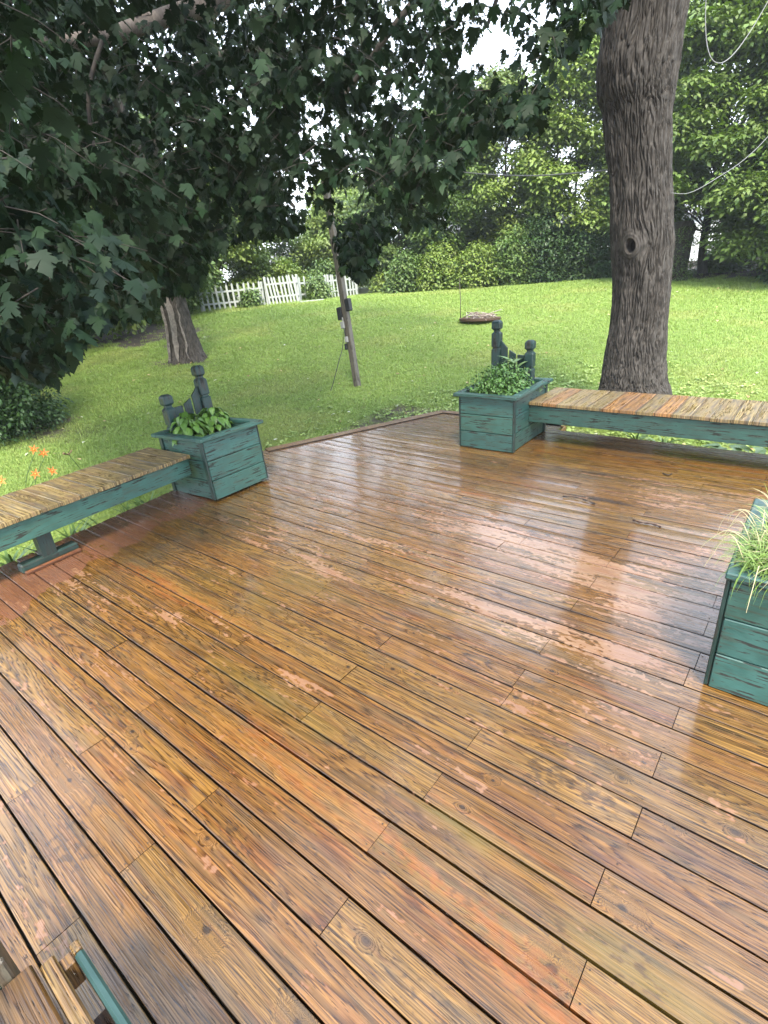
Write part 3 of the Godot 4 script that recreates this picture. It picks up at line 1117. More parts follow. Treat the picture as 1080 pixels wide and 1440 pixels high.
func far_tree(called: String, label: String, at: Vector2, h: float, r: float, y_low: float, col: Color, back: Color, count: int, stems := 1, flat := 0.6, leaf := 0.34, gapn := 0.12) -> void:
	var y := ground(at.x, at.y)
	var t := thing(called, label, "tree", Vector3(at.x, y - 0.05, at.y), "trees behind the lawn")
	var lead := []
	for s in stems:
		var o := Vector3(rf(-.5, .5), 0, rf(-.5, .5)) * (0.0 if stems == 1 else r * 0.5)
		var pts := [o, o * 1.2 + Vector3(rf(-.15, .15), y_low * 0.6, rf(-.15, .15)), o * 1.8 + Vector3(rf(-.4, .4), h * 0.5, rf(-.4, .4)), o * 2.2 + Vector3(rf(-.4, .4), h * 0.88, rf(-.4, .4))]
		var r0 := 0.16 if stems == 1 else 0.06
		r0 *= h / 7.0
		piece("trunk", tube(curve(pts, 4), range(13).map(func(k): return lerpf(r0, r0 * .2, k / 12.0)), 7), bark_far, t)
		lead.append(pts[2])
	var limbs := MB.new()
	var pads := []
	var n := noise(int(at.x * 13 + at.y * 7), 0.5, 2)
	var xfs := []
	var cols := PackedColorArray()
	var npad := int(26 * maxf(1.0, h / 6.0))
	for k in npad:
		var f := (k + rf(0.1, 0.9)) / npad
		var yy := lerpf(y_low, h, f)
		var prof := sin(PI * pow(clampf(lerpf(0.12, 0.97, f), 0, 1), 0.8))
		var a := k * 2.4 + rf(-.5, .5)
		var rad := r * (0.25 + 0.75 * prof) * sqrt(rf(0.25, 1.0))
		var p := Vector3(cos(a) * rad, yy - 0.15 * rad, sin(a) * rad)
		pads.append(p)
		add_tube(limbs, curve([Vector3(0, maxf(y_low * 0.7, yy - 0.6 - rad * 0.5), 0), p * Vector3(.5, 1, .5) - Vector3(0, .25, 0), p], 3), [.035, .03, .026, .022, .018, .012, .006], 4, false)
	piece("limbs", limbs.mesh(), bark_far, t)
	for k in int(count * 1.7):
		var p: Vector3 = pads[rng.randi() % pads.size()]
		var pr := r * rf(0.26, 0.42)
		var o := Vector3(rng.randfn(0, .5), rng.randfn(0, .5) * flat, rng.randfn(0, .5)) * pr
		var q := p + o
		if q.y < y_low * 0.5 or q.y > h * 1.06: continue
		if n.get_noise_3d(q.x, q.y * 1.4, q.z) < -gapn * 2.0: continue
		var s := leaf * rf(.8, 1.3)
		var bs := Basis(Vector3.UP, rf(0, TAU)).rotated(Vector3.RIGHT, rf(-.25, .25)).scaled(Vector3.ONE * s)
		xfs.append(Transform3D(bs, q))
		var v := rf(.72, 1.1) * (0.9 + 0.25 * n.get_noise_3d(q.x * .7 + 40, q.y * .7, q.z * .7))
		cols.append(Color(v * rf(.92, 1.08), v, v * rf(.8, 1.0)))
	var m := leaf_mat(col, back, 0.55)
	copies("crown", sprigs[rng.randi() % 3], m, t, xfs, cols)

var sprigs := []

func bush(called: String, label: String, at: Vector2, size: Vector3, col: Color, back: Color, count: int, leaf := 0.22, cat := "shrub", group := "shrubs along the back of the lawn", mesh: Mesh = null) -> Node3D:
	var y := ground(at.x, at.y)
	var t := thing(called, label, cat, Vector3(at.x, y - 0.03, at.y), group)
	var stems := MB.new()
	for k in 9:
		var a := rf(0, TAU)
		var q := Vector3(cos(a) * size.x * .35, size.y * rf(.5, .8), sin(a) * size.z * .35)
		add_tube(stems, curve([q * Vector3(.2, 0, .2), q * Vector3(.5, .6, .5), q], 3), [.03, .028, .025, .02, .016, .012, .008], 5, false)
	piece("stems", stems.mesh(), bark_far, t)
	var n := noise(int(at.x * 31 + at.y), 1.3, 2)
	var xfs := []
	var cols := PackedColorArray()
	for k in count:
		var d := Vector3(rng.randfn(), absf(rng.randfn()) * 1.1, rng.randfn()).normalized()
		var lump := 1.0 + 0.32 * n.get_noise_3d(d.x * 2, d.y * 2, d.z * 2)
		var q := d * size * lump * pow(rng.randf(), 0.35) * Vector3(.5, 1, .5)
		var s := leaf * rf(.75, 1.3)
		xfs.append(Transform3D(Basis(Vector3.UP, rf(0, TAU)).rotated(Vector3.RIGHT, rf(-.3, .3)).scaled(Vector3.ONE * s), q))
		var v := rf(.7, 1.1)
		cols.append(Color(v * rf(.9, 1.1), v, v * rf(.8, 1)))
	copies("foliage", mesh if mesh else sprigs[rng.randi() % 3], leaf_mat(col, back, 0.5), t, xfs, cols)
	return t

# ------------------------------------------------------------------ build
func _ready() -> void:
	rng.seed = 20240
	# camera
	cam = Camera3D.new()
	cam.name = "camera"
	add_child(cam)
	cam.fov = 88.08
	cam.near = 0.05
	cam.far = 400.0
	cam.transform = Transform3D(Basis(Vector3(0.78078, -0.07606, -0.62016), Vector3(-0.20356, 0.90744, -0.36758), Vector3(0.59072, 0.41324, 0.69303)), EYE)
	cam.current = true
	# bright overcast sky
	var env := Environment.new()
	var sky := Sky.new()
	var sm := ProceduralSkyMaterial.new()
	sm.sky_top_color = Color(0.80, 0.86, 0.95)
	sm.sky_horizon_color = Color(0.95, 0.965, 0.98)
	sm.sky_curve = 0.15
	sm.ground_bottom_color = Color(0.20, 0.22, 0.16)
	sm.ground_horizon_color = Color(0.75, 0.78, 0.78)
	sm.energy_multiplier = 1.6
	sky.sky_material = sm
	env.background_mode = Environment.BG_SKY
	env.sky = sky
	env.tonemap_mode = Environment.TONE_MAPPER_LINEAR
	env.tonemap_exposure = 3.1
	env.fog_enabled = true
	env.fog_density = 0.0009
	env.fog_light_color = Color(0.90, 0.94, 0.95)
	env.sdfgi_enabled = true
	env.ssao_enabled = true
	env.ssil_enabled = true
	var we := WorldEnvironment.new()
	we.name = "environment"
	we.environment = env
	add_child(we)
	var sun := DirectionalLight3D.new()
	sun.name = "sun"
	sun.light_energy = 1.0
	sun.light_color = Color(1.0, 0.97, 0.90)
	sun.light_angular_distance = 14.0
	sun.shadow_enabled = true
	sun.rotation_degrees = Vector3(-56, 42, 0)
	add_child(sun)

	make_wood()
	for h in 2:
		var m: StandardMaterial3D = wood_dry[h].duplicate()
		m.roughness = 0.85
		wood_bench.append(m)
	bark_mat = bark_material(lin(.026, .0215, .018), lin(.092, .080, .070), 11)
	bark_far = bark_material(lin(.028, .022, .018), lin(.068, .056, .045), 15)
	for k in 3: sprigs.append(sprig(50 + k, 15, 0.42, 0.55))

	build_ground()
	build_deck()
	build_furniture()
	build_big_tree()
	build_left_tree()
	build_yard()
	build_background()
	build_grass()

func build_ground() -> void:
	var b := MB.new()
	var n := noise(21, 0.5, 4)
	var n2 := noise(22, 2.6, 3)
	# fine near, coarse far: one sheet to the horizon
	var xs := []
	var zs := []
	for k in range(-34, 8): xs.append(float(k))
	for k in range(-34, 8): zs.append(float(k))
	var fx := []
	var x := -30.0
	while x <= 6.0:
		fx.append(x)
		x += 0.25
	var ax := [-220.0, -120.0, -70.0, -45.0, -36.0] + fx + [9.0, 15.0, 30.0, 70.0, 160.0]
	var fz := []
	x = -30.0
	while x <= 4.0:
		fz.append(x)
		x += 0.25
	var az := [-260.0, -140.0, -80.0, -50.0, -38.0] + fz + [8.0, 16.0, 40.0, 120.0]
	for i in ax.size():
		for j in az.size():
			var px: float = ax[i]
			var pz: float = az[j]
			var e := 0.3
			var nn := Vector3(ground(px - e, pz) - ground(px + e, pz), 2 * e, ground(px, pz - e) - ground(px, pz + e)).normalized()
			var c := Vector3(.15, .19, .045)
			c = c.lerp(Vector3(.10, .095, .03), smoothstep(0.1, 0.5, n.get_noise_2d(px, pz)) * 0.5)
			c = c.lerp(Vector3(.060, .045, .032), bare(px, pz))
			c *= 0.85 + 0.3 * n2.get_noise_2d(px, pz)
			var y := ground(px, pz)
			# the soil below the deck lies lower
			if px > left_edge(pz) + 0.25 and pz > -5.8: y = minf(y, -0.34)
			b.col = Color(c.x, c.y, c.z)
			b.vert(Vector3(px, y, pz), nn)
	var w := az.size()
	for i in ax.size() - 1:
		for j in az.size() - 1:
			var q := i * w + j
			b.tri(q, q + 1, q + w)
			b.tri(q + 1, q + w + 1, q + w)
	var o := piece("lawn", b.mesh(), plain_mat(Color.WHITE, 0.95, true), self)
	tag(o, "sloping back lawn of mown grass with bare soil under the trees", "lawn", "", "structure")

# bare soil and leaf litter, 0..1
var n_bare := noise(61, 0.9, 3)
func bare(x: float, z: float) -> float:
	var e := n_bare.get_noise_2d(x, z)
	var s := 0.0
	# round the left trunk, the mulch by the left shrub, under the deck edge and the tree line
	s = maxf(s, 0.8 - 0.8 * smoothstep(0.4, 1.15, Vector2(x + 12.5, z + 7.6).length() + e * 0.5))
	s = maxf(s, 0.9 - 0.9 * smoothstep(0.3, 1.5, Vector2((x + 10.5) * 0.8, (z + 3.35) * 1.6).length() + e * 0.7))
	s = maxf(s, 1.0 - smoothstep(1.2, 2.4, Vector2((x + 19.0) * 0.5, (z + 9.3) * 0.9).length() + e * 1.0))
	var far := Vector2(x, z).length()
	var rim := lerpf(21.6, 23.8, smoothstep(-4.0, -9.0, x))
	if z < -9: s = maxf(s, smoothstep(rim, rim + 0.5, far + e * 1.4) * (1.0 if x > -15.5 else 0.3))
	if x > -5.7 and z > -6.9 and x > left_edge(z) - 0.25: s = maxf(s, 0.9)
	return clampf(s, 0, 1)

func build_furniture() -> void:
	# --- middle planter, herbs, back rail
	var tm := planter(Vector3(-2.765, 0, -5.52), Basis(Vector3.UP, 0.03), 0.63, 0.93, 0.585, "teal planter full of leafy herbs at the far corner, left end of the long bench")
	back_rail(tm, Vector3(-0.29, 0.50, -0.40), Vector3(0.12, 0.50, -0.41), 0.78, 0.56)
	# --- left planter: stands a little tilted
	var tl := planter(Vector3(-4.655, 0.0, -2.885), Basis(Vector3(0, 0, 1), 0.05) * Basis(Vector3.UP, PI / 2 + 0.02), 0.64, 0.74, 0.585, "teal planter with two basil plants at the inner end of the left bench")
	back_rail(tl, Vector3(0.27, 0.50, -0.34), Vector3(-0.16, 0.50, -0.34), 0.68, 0.47)
	# --- right planter
	var tr := planter(Vector3(0.21, 0, -2.81), Basis.IDENTITY, 0.66, 0.86, 0.595, "teal planter overgrown with long grass at the right side of the deck", 0.022)
	# --- benches
	bench("long slatted bench with teal apron running from the herb planter along the far edge", Vector3(-2.46, 0, -5.47), Vector3(0.9, 0, -5.47), 0.80, 0.47, Vector3(0, 0, -1), 0.185, 0.158)
	var bl := bench("slatted bench with teal apron on a post foot, left edge of the deck", Vector3(-4.26, 0, 0.35), Vector3(-4.50, 0, -2.53), 0.66, 0.465, Vector3(-1, 0, 0), 0.165, 0.150)
	# leg and its foot
	var dz := Vector3(-0.083, 0, -1).normalized()
	var bs := Basis(dz, Vector3.UP, dz.cross(Vector3.UP))
	for zz in [-1.14]:
		var p := Vector3(-4.50, 0, zz) - bl.position
		plank("leg", bl, Vector3(0.11, 0.22, 0.085), p + Vector3(0, 0.17, 0), teal_dark, bs)
		plank("foot", bl, Vector3(0.44, 0.075, 0.09), p + Vector3(0, 0.0395, 0), teal_dark, bs, 0.012)
		var b2 := piece("foot_strip", block(Vector3(0.43, 0.03, 0.03), 0.006, Vector2(.27, .9), Vector2(.1, .26), Color(.30, .20, .19)), wood_dry[0], bl, Transform3D(bs, p + Vector3(0.064, 0.0165, -0.004)))
	# --- wooden bench end close to the camera, lower left
	var st := thing("plank_bench", "weathered plank bench end with one teal edge at the bottom left corner", "bench", Vector3(-0.85, 0, 0.05))
	var L := 0.9
	var mk := func(called: String, w: float, z: float, th: float, x0: float, y: float, mat: Material, tint: Color, look: float) -> void:
		piece(called, block(Vector3(L, th, w), 0.006, Vector2(.3, .9), Vector2(.12 + look * .3, look / 8.0 + .01), tint), mat, st, Transform3D(Basis.IDENTITY, Vector3(x0 + L * 0.5 + 0.85, y - th * 0.5, z - 0.05)))
	mk.call("seat_plank", 0.24, 0.165, 0.035, -1.245, 0.40, wood_bench[0], Color(.20, .20, .21), 2.0)
	mk.call("seat_plank", 0.034, 0.018, 0.06, -1.215, 0.405, wood_bench[0], Color(.36, .38, .41), 0.0)
	mk.call("side_rail", 0.022, -0.040, 0.11, -1.172, 0.40, teal, Color(.45, .45, .45), 1.0)
	piece("side_rail_end", block(Vector3(.03, .10, .0215), .003, Vector2(.3, .9), Vector2(.1, .02), Color(.4, .42, .45)), wood_bench[0], st, Transform3D(Basis.IDENTITY, Vector3(-1.188 + .85, .35, -.09)))
	piece("cross_piece", block(Vector3(.035, .09, .03), .003, Vector2(.3, .9), Vector2(.3, .4), Color(.30, .32, .35)), wood_bench[1], st, Transform3D(Basis.IDENTITY, Vector3(-1.178 + .85, .345, -.063)))
	piece("lower_board", block(Vector3(.8, .03, .05), .003, Vector2(.3, .9), Vector2(.3, .4), Color(.08, .07, .065)), wood_bench[1], st, Transform3D(Basis.IDENTITY, Vector3(-.72 + .85, .20, -.06)))
	for s in [-1.15, -.1]:
		piece("leg", block(Vector3(.06, .345, .07), .004, Vector2(.3, .9), Vector2(.3, .6), Color(.14, .12, .11)), wood_bench[1], st, Transform3D(Basis.IDENTITY, Vector3(s + .85, .1735, .1)))
	var gp := thing("painted_post", "dark green painted post standing at the left end of the plank bench", "post", Vector3(-1.345, 0, 0.135))
	plank("post", gp, Vector3(.15, .47, .10), Vector3(0, .237, 0), teal_dark, Basis(Vector3.UP, -0.12))
	plank("corner_strip", gp, Vector3(.018, .465, .028), Vector3(.088, .2345, -.040), grey_wood, Basis(Vector3.UP, -0.12))

	build_herbs(tl, tm, tr)
	# twigs on the deck
	var tw := plain_mat(lin(.020, .013, .010), .7)
	var a := tag(piece("twig", tube(curve([Vector3(-1.53, .012, -4.19), Vector3(-1.42, .016, -4.21), Vector3(-1.33, .012, -4.20), Vector3(-1.24, .010, -4.165)], 4), range(13).map(func(k): return .0045 + .0025 * sin(k * 1.9)), 6), tw, self), "dark curled twig lying on the wet deck left of the others", "twig", "")
	tag(piece("bark_scrap", tube(curve([Vector3(-.90, .012, -4.0), Vector3(-.84, .02, -3.97), Vector3(-.76, .012, -4.0), Vector3(-.70, .008, -3.985)], 4), range(13).map(func(k): return .006 + .0035 * sin(k * 2.3)), 6), plain_mat(lin(.035, .014, .008), .6), self), "short reddish-black bark scrap on the deck, nearest the grassy planter", "bark scrap", "")
	tag(piece("forked_twig", tube(curve([Vector3(-.95, .010, -5.12), Vector3(-.90, .014, -5.08), Vector3(-.88, .010, -5.14)], 4), range(9).map(func(_k): return .006), 6), tw, self), "small bent black twig on the deck in front of the long bench", "twig", "")

func build_herbs(tl: Node3D, tm: Node3D, tr: Node3D) -> void:
	# basil: two plants, each leaf a part
	var bl := ovate_leaf(0.34, 0.35, 0.45, 4)
	var mats := [leaf_mat(lin(.10, .20, .030), lin(.10, .16, .02), .38), leaf_mat(lin(.135, .24, .045), lin(.12, .18, .02), .38), leaf_mat(lin(.075, .155, .025), lin(.08, .14, .02), .38)]
	var stem_m := plain_mat(lin(.10, .16, .04), .6)
	var spots := [Vector3(-0.14, 0.53, -0.11), Vector3(0.14, 0.53, -0.10)]
	for s in 2:
		var at: Vector3 = tl.transform * spots[s]
		var t := thing("basil_plant", ["bushy basil plant in the left planter, nearer the bench slats", "bushy basil plant in the left planter, beside its tall newel post"][s], "basil", at, "basil plants in the left planter")
		var st := MB.new()
		for k in 9:
			var a := TAU * k / 9.0 + rf(-.3, .3)
			var q := Vector3(cos(a) * .11, rf(.16, .24), sin(a) * .11) * rf(.6, 1.1)
			add_tube(st, curve([Vector3.ZERO, q * Vector3(.4, .6, .4), q], 3), [.005, .005, .004, .004, .003, .003, .002], 5, false)
		piece("stems", st.mesh(), stem_m, t)
		for k in 140:
			var d := Vector3(rng.randfn(), absf(rng.randfn()) * .9 + 0.15, rng.randfn()).normalized()
			var p := d * Vector3(.165, .27, .165) * pow(rf(.25, 1.0), .4) + Vector3(0, .01, 0)
			var tip := d * Vector3(1, .1, 1) + Vector3(rf(-.4, .4), -.45, rf(-.4, .4))
			piece("leaf", bl, mats[rng.randi() % 3], t, turned(tip, d + Vector3(0, .7, 0), rf(.070, .110), p))
	# herbs in the middle planter: mint mass and a few long sage leaves
	var mint := thing("mint_plants", "leafy green mint filling the middle planter", "herb", tm.transform * Vector3(0, .53, .04))
	var sp := sprig(77, 9, 0.55, 0.8, .30)
	var xfs := []
	var cols := PackedColorArray()
	var stm := MB.new()
	for k in 420:
		var x := rf(-.27, .27)
		var z := rf(-.34, .36)
		var h := rf(.06, .25) * (1.15 - 0.5 * Vector2(x / .26, z / .38).length())
		if rng.randf() < 0.5: h *= 1.5
		if z < -.18: h *= .55
		xfs.append(Transform3D(Basis(Vector3.UP, rf(0, TAU)).rotated(Vector3.RIGHT, rf(-.4, .4)).scaled(Vector3.ONE * rf(.05, .08)), Vector3(x, h, z)))
		var v := rf(.65, 1.1)
		cols.append(Color(v * rf(.9, 1.05), v, v * rf(.8, 1)))
		if k % 3 == 0: add_tube(stm, [Vector3(x * .8, -.02, z * .8), Vector3(x, h, z)], [.0025, .0015], 4, false)
	piece("stems", stm.mesh(), stem_m, mint)
	copies("foliage", sp, leaf_mat(lin(.075, .165, .035), lin(.06, .12, .02), .5), mint, xfs, cols)
	var sage := thing("sage_plant", "upright plant with long grey-green leaves between the middle newel posts", "herb", tm.transform * Vector3(.0, .60, -.24))
	var lm := ovate_leaf(.17, .4, .5, 5)
	var sm2 := leaf_mat(lin(.13, .21, .085), lin(.05, .09, .03), .6)
	for k in 20:
		var a := rf(0, TAU)
		piece("leaf", lm, sm2, sage, turned(Vector3(cos(a), rf(.2, 1.4), sin(a)), Vector3(-cos(a), .8, -sin(a)), rf(.12, .20), Vector3(cos(a) * .03, rf(.05, .26), sin(a) * .03)))
	# grass in the right planter
	var gr := thing("planter_grass", "long pale and green grass spilling over the right planter", "grass", tr.transform * Vector3(0, .595, 0))
	for pass_i in 2:
		var b := MB.new()
		for k in (1700 if pass_i == 0 else 620):
			var x := rf(-.28, .28)
			var z := rf(-.38, .38)
			if pass_i == 0 and z < -0.02 and rng.randf() < 0.72: continue
			var a := rf(0, TAU)
			var l := rf(.06, .17) if pass_i == 0 else rf(.07, .24)
			var out := Vector3(cos(a), 0, sin(a))
			if rng.randf() < 0.5: out = (Vector3(x / .3, 0, z / .4) + Vector3(rf(-.5, .5), 0, rf(-.5, .5))).normalized()
			var lean := rf(.3, 1.2)
			blade(b, Vector3(x, 0, z), out, l, lean, rf(.0018, .0036), 5)
		if pass_i == 0:
			for k in 900:
				var p := Vector3(rf(-.31, .12), .01, rf(.02, .40))
				var o := Vector3(rf(-1, .5), 0, rf(-.5, 1)).normalized()
				blade(b, p, o, rf(.08, .20), rf(.6, 1.6), rf(.0018, .0034), 6)
		piece("green_blades" if pass_i == 0 else "dry_blades", b.mesh(), leaf_mat(lin(.16, .25, .045), lin(.10, .15, .02), .5) if pass_i == 0 else leaf_mat(lin(.42, .36, .20), lin(.15, .12, .05), .7), gr).set_meta("kind", "stuff")
	# dry stalks that hang over the edge
	var dry := plain_mat(lin(.44, .38, .22), .7)
	for k in 16:
		var f := k / 15.0
		var base := Vector3(-.30, .05, rf(-.2, .36)) if k % 2 == 0 else Vector3(rf(-.28, .2), .05, .38)
		var out := Vector3(-1, 0, rf(-.6, .6)) if k % 2 == 0 else Vector3(rf(-.5, .5), 0, 1)
		out = out.normalized()
		var l := rf(.12, .30)
		piece("dry_stalk", tube(curve([base, base + out * l * .45 + Vector3(0, rf(.03, .12), 0), base + out * l * .8 + Vector3(0, rf(-.05, .04), 0), base + out * l * .9 + Vector3(0, -l * rf(.3, .8), 0)], 4), range(13).map(func(j): return lerpf(.0024, .0008, j / 12.0)), 4), dry, gr)

func blade(b: MB, p: Vector3, out: Vector3, l: float, lean: float, w: float, seg: int) -> void:
	var side := out.cross(Vector3.UP).normalized()
	var s0 := b.v.size()
	for k in seg + 1:
		var f := float(k) / seg
		var an := lean * f * 1.5
		var q := p + out * (l * f * sin(an * .9)) + Vector3.UP * (l * f * cos(an * .9))
		var ww := w * (1.0 - f * f * .95)
		var nn := (Vector3.UP * sin(an) - out * cos(an) + side * .0).normalized()
		nn = (nn + Vector3.UP * .6).normalized()
		b.vert(q + side * ww, nn)
		b.vert(q - side * ww, nn)
	for k in seg:
		var q := s0 + k * 2
		b.tri(q, q + 1, q + 2)
		b.tri(q + 1, q + 3, q + 2)

func build_big_tree() -> void:
	var t := thing("maple_tree", "huge furrowed tree trunk with a dark knothole behind the long bench", "tree", Vector3(0, 0, 0))
	var prof := [
		[-0.55, -1.86, -7.58, 0.60], [-0.25, -1.865, -7.575, 0.56], [-.048, -1.865, -7.571, .515], [.191, -1.899, -7.563, .445], [.379, -1.927, -7.556, .395], [.653, -1.943, -7.552, .357], [1.09, -1.946, -7.551, .330], [1.507, -1.952, -7.55, .330],
		[1.929, -1.99, -7.539, .345], [2.289, -2.045, -7.525, .342], [2.655, -2.095, -7.511, .332], [3.007, -2.147, -7.496, .340], [3.278, -2.187, -7.485, .356], [3.512, -2.225, -7.47, .400], [3.734, -2.235, -7.468, .415], [3.909, -2.227, -7.473, .405], [4.254, -2.206, -7.479, .400], [4.6, -2.20, -7.48, .41], [5.0, -2.19, -7.48, .40], [5.3, -2.19, -7.48, .36]]
	var knot_a := atan2(-6.95 - -7.539, -2.045 - -1.99)
	var m := trunk_mesh(prof, 480, 520, 3, 0.030, 26.0, Vector3(knot_a, 1.945, 0), 0.10)
	piece("trunk", m, bark_mat, t)
	var pale := bark_material(lin(.12, .10, .088), lin(.24, .20, .175), 29)
	# burl on the left side, where a limb was lost
	var limbs := [
		[[Vector3(-2.05, 4.3, -7.5), Vector3(-1.85, 5.6, -7.5), Vector3(-1.2, 7.4, -7.8), Vector3(-.8, 9.6, -8.4)], .27, .10],
		[[Vector3(-2.38, 4.3, -7.45), Vector3(-2.7, 5.6, -7.2), Vector3(-3.4, 7.2, -6.8), Vector3(-4.0, 9.6, -6.6)], .26, .10],
		[[Vector3(-2.75, 5.7, -7.1), Vector3(-4.0, 5.95, -6.0), Vector3(-5.25, 4.75, -5.0), Vector3(-5.53, 4.23, -3.89), Vector3(-5.68, 3.95, -3.1), Vector3(-6.2, 3.9, -2.3)], .13, .035],
		[[Vector3(-3.0, 6.3, -7.0), Vector3(-5.0, 6.6, -6.6), Vector3(-6.67, 5.07, -5.58), Vector3(-6.66, 4.45, -5.1)], .09, .03],
		[[Vector3(-2.7, 5.2, -7.2), Vector3(-3.4, 5.1, -6.6), Vector3(-4.2, 4.4, -6.0), Vector3(-4.9, 3.7, -5.6)], .07, .02],
		[[Vector3(-2.5, 5.0, -7.3), Vector3(-2.9, 4.9, -6.6), Vector3(-3.0, 4.4, -6.0), Vector3(-3.1, 3.9, -5.7)], .05, .015],
		[[Vector3(-5.60, 4.02, -3.3), Vector3(-5.34, 3.47, -2.87), Vector3(-5.19, 3.0, -2.72), Vector3(-4.98, 2.73, -2.67), Vector3(-4.76, 2.39, -2.58)], .02, .006],
	]
	for l in limbs:
		var c := curve(l[0], 6)
		var nn := c.size()
		var rad := []
		for k in nn: rad.append(lerpf(l[1], l[2], float(k) / (nn - 1)) * rf(.94, 1.06))
		piece("limb", tube(c, rad, 12), bark_mat if l[1] > .2 else (pale if l[1] > .08 else bark_far), t)
	# hanging leaf sprays
	var leaf := maple_leaf()
	var xfs := []
	var cols := PackedColorArray()
	var twigs := MB.new()
	var nd := noise(81, 0.75, 2)
	var tries := 0
	while xfs.size() < 22500 and tries < 90000:
		tries += 1
		var az := rf(-78, -15)
		var dist := rf(3.0, 8.5)
		var near_min := 2.9 if az < -66 else (4.0 if az < -60 else (5.0 if az < -38 else 4.8))
		if dist < near_min: continue
		if dist > 6.6 and az > -45: continue
		var low := low_at(az) + rf(0.0, 1.2)
		var el := low + pow(rng.randf(), 1.25) * 30.0
		if az > -43.2 and az < -38.4 and el < 4.5:
			dist = rf(6.0, 7.5)
		var ae := Vector2(az, el)
		if rng.randf() < open_gap(ae) * 0.97: continue
		var d := Vector3(sin(deg_to_rad(az)), 0, -cos(deg_to_rad(az)))
		var p := EYE + d * dist + Vector3.UP * dist * tan(deg_to_rad(el))
		if p.y > 8.5 or p.y < 0.9: continue
		if nd.get_noise_3d(p.x, p.y * 1.5, p.z) < -0.16: continue
		if hides_limb(ae, dist): continue
		if az > -46.0 and az < -30.0 and el < 10.0 and not (az < -38.4 and az > -43.2 and el < 5.0) and rng.randf() < 0.45: continue
		add_spray(xfs, cols, twigs, p, az, el, 9)
	for k in 70:
		var az := rf(-42.6, -39.0)
		var el := low_at(az) + 1.0 + rf(0.0, 5.0)
		var dd := rf(6.0, 7.4)
		add_spray(xfs, cols, twigs, EYE + Vector3(sin(deg_to_rad(az)), tan(deg_to_rad(el)), -cos(deg_to_rad(az))) * dd, az, el, 6)
	piece("twigs", twigs.mesh(), bark_far, t).set_meta("kind", "stuff")
	# upper crown out of the picture, seen only as shade and in reflections
	for k in 7500:
		var q := Vector3(rf(-8.5, 2.5), rf(5.2, 9.5), rf(-9.5, 1.5))
		var qa := azel(q)
		if qa.y < 25.0 or (qa.x > -50.0 and qa.x < 60.0 and qa.y < 39.0) or nd.get_noise_3d(q.x * .6, q.y, q.z * .6) < -.12: continue
		xfs.append(turned(Vector3(rf(-1, 1), rf(-.9, -.1), rf(-1, 1)), Vector3(rf(-.3, .3), 1, rf(-.3, .3)), rf(.12, .18), q))
		cols.append(Color(1, 1, 1) * rf(.7, 1.0))
	for k in 1200:
		var a := rf(0, TAU)
		var rr := sqrt(rng.randf()) * 6.0
		var p := Vector3(-3.2 + cos(a) * rr, rf(7.0, 12.0), -8.4 + sin(a) * rr * 0.8)
		if azel(p).y < 33.0: continue
		var tip := Vector3(rf(-1, 1), rf(-.9, -.1), rf(-1, 1))
		xfs.append(turned(tip, Vector3(rf(-.3, .3), 1, rf(-.3, .3)), rf(.13, .2), p))
		cols.append(Color(1, 1, 1) * rf(.7, 1.0))
	var order := range(xfs.size())
	order.sort_custom(func(p, q): return (xfs[p].origin - EYE).length_squared() < (xfs[q].origin - EYE).length_squared())
	var mats := []
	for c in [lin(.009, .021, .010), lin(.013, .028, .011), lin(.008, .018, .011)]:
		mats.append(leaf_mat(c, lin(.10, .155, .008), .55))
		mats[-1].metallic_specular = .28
	var shapes3 := [leaf, maple_leaf(.42, .30, -.2), maple_leaf(-.12, .55, .35)]
	var rest := []
	var rc := PackedColorArray()
	for k in order.size():
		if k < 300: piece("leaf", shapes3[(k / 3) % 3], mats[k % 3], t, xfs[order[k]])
		else:
			rest.append(xfs[order[k]])
			rc.append(cols[order[k]])
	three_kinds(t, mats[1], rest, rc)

# the leaves of a crown in three shapes: flat, folded and curled
func three_kinds(t: Node3D, m: Material, xfs: Array, cols: PackedColorArray) -> void:
	var shapes := [maple_leaf(.10, .16, .15), maple_leaf(.42, .30, -.2), maple_leaf(-.12, .55, .35)]
	for k in 3:
		var x := []
		var c := PackedColorArray()
		for j in range(k, xfs.size(), 3):
			x.append(xfs[j])
			c.append(cols[j])
		copies("crown", shapes[k], m, t, x, c)

# the pale bough overhead stands clear of the leaves
func hides_limb(ae: Vector2, dist: float) -> bool:
	if dist > 5.7: return false
	for sg in [[Vector2(-49.5, 21.0), Vector2(-58.6, 18.1)], [Vector2(-58.6, 18.1), Vector2(-61.2, 17.0)], [Vector2(-49.6, 20.6), Vector2(-52.1, 17.8)]]:
		var q := Geometry2D.get_closest_point_to_segment(ae, sg[0], sg[1])
		if q.distance_to(ae) < 2.6: return true
	return false

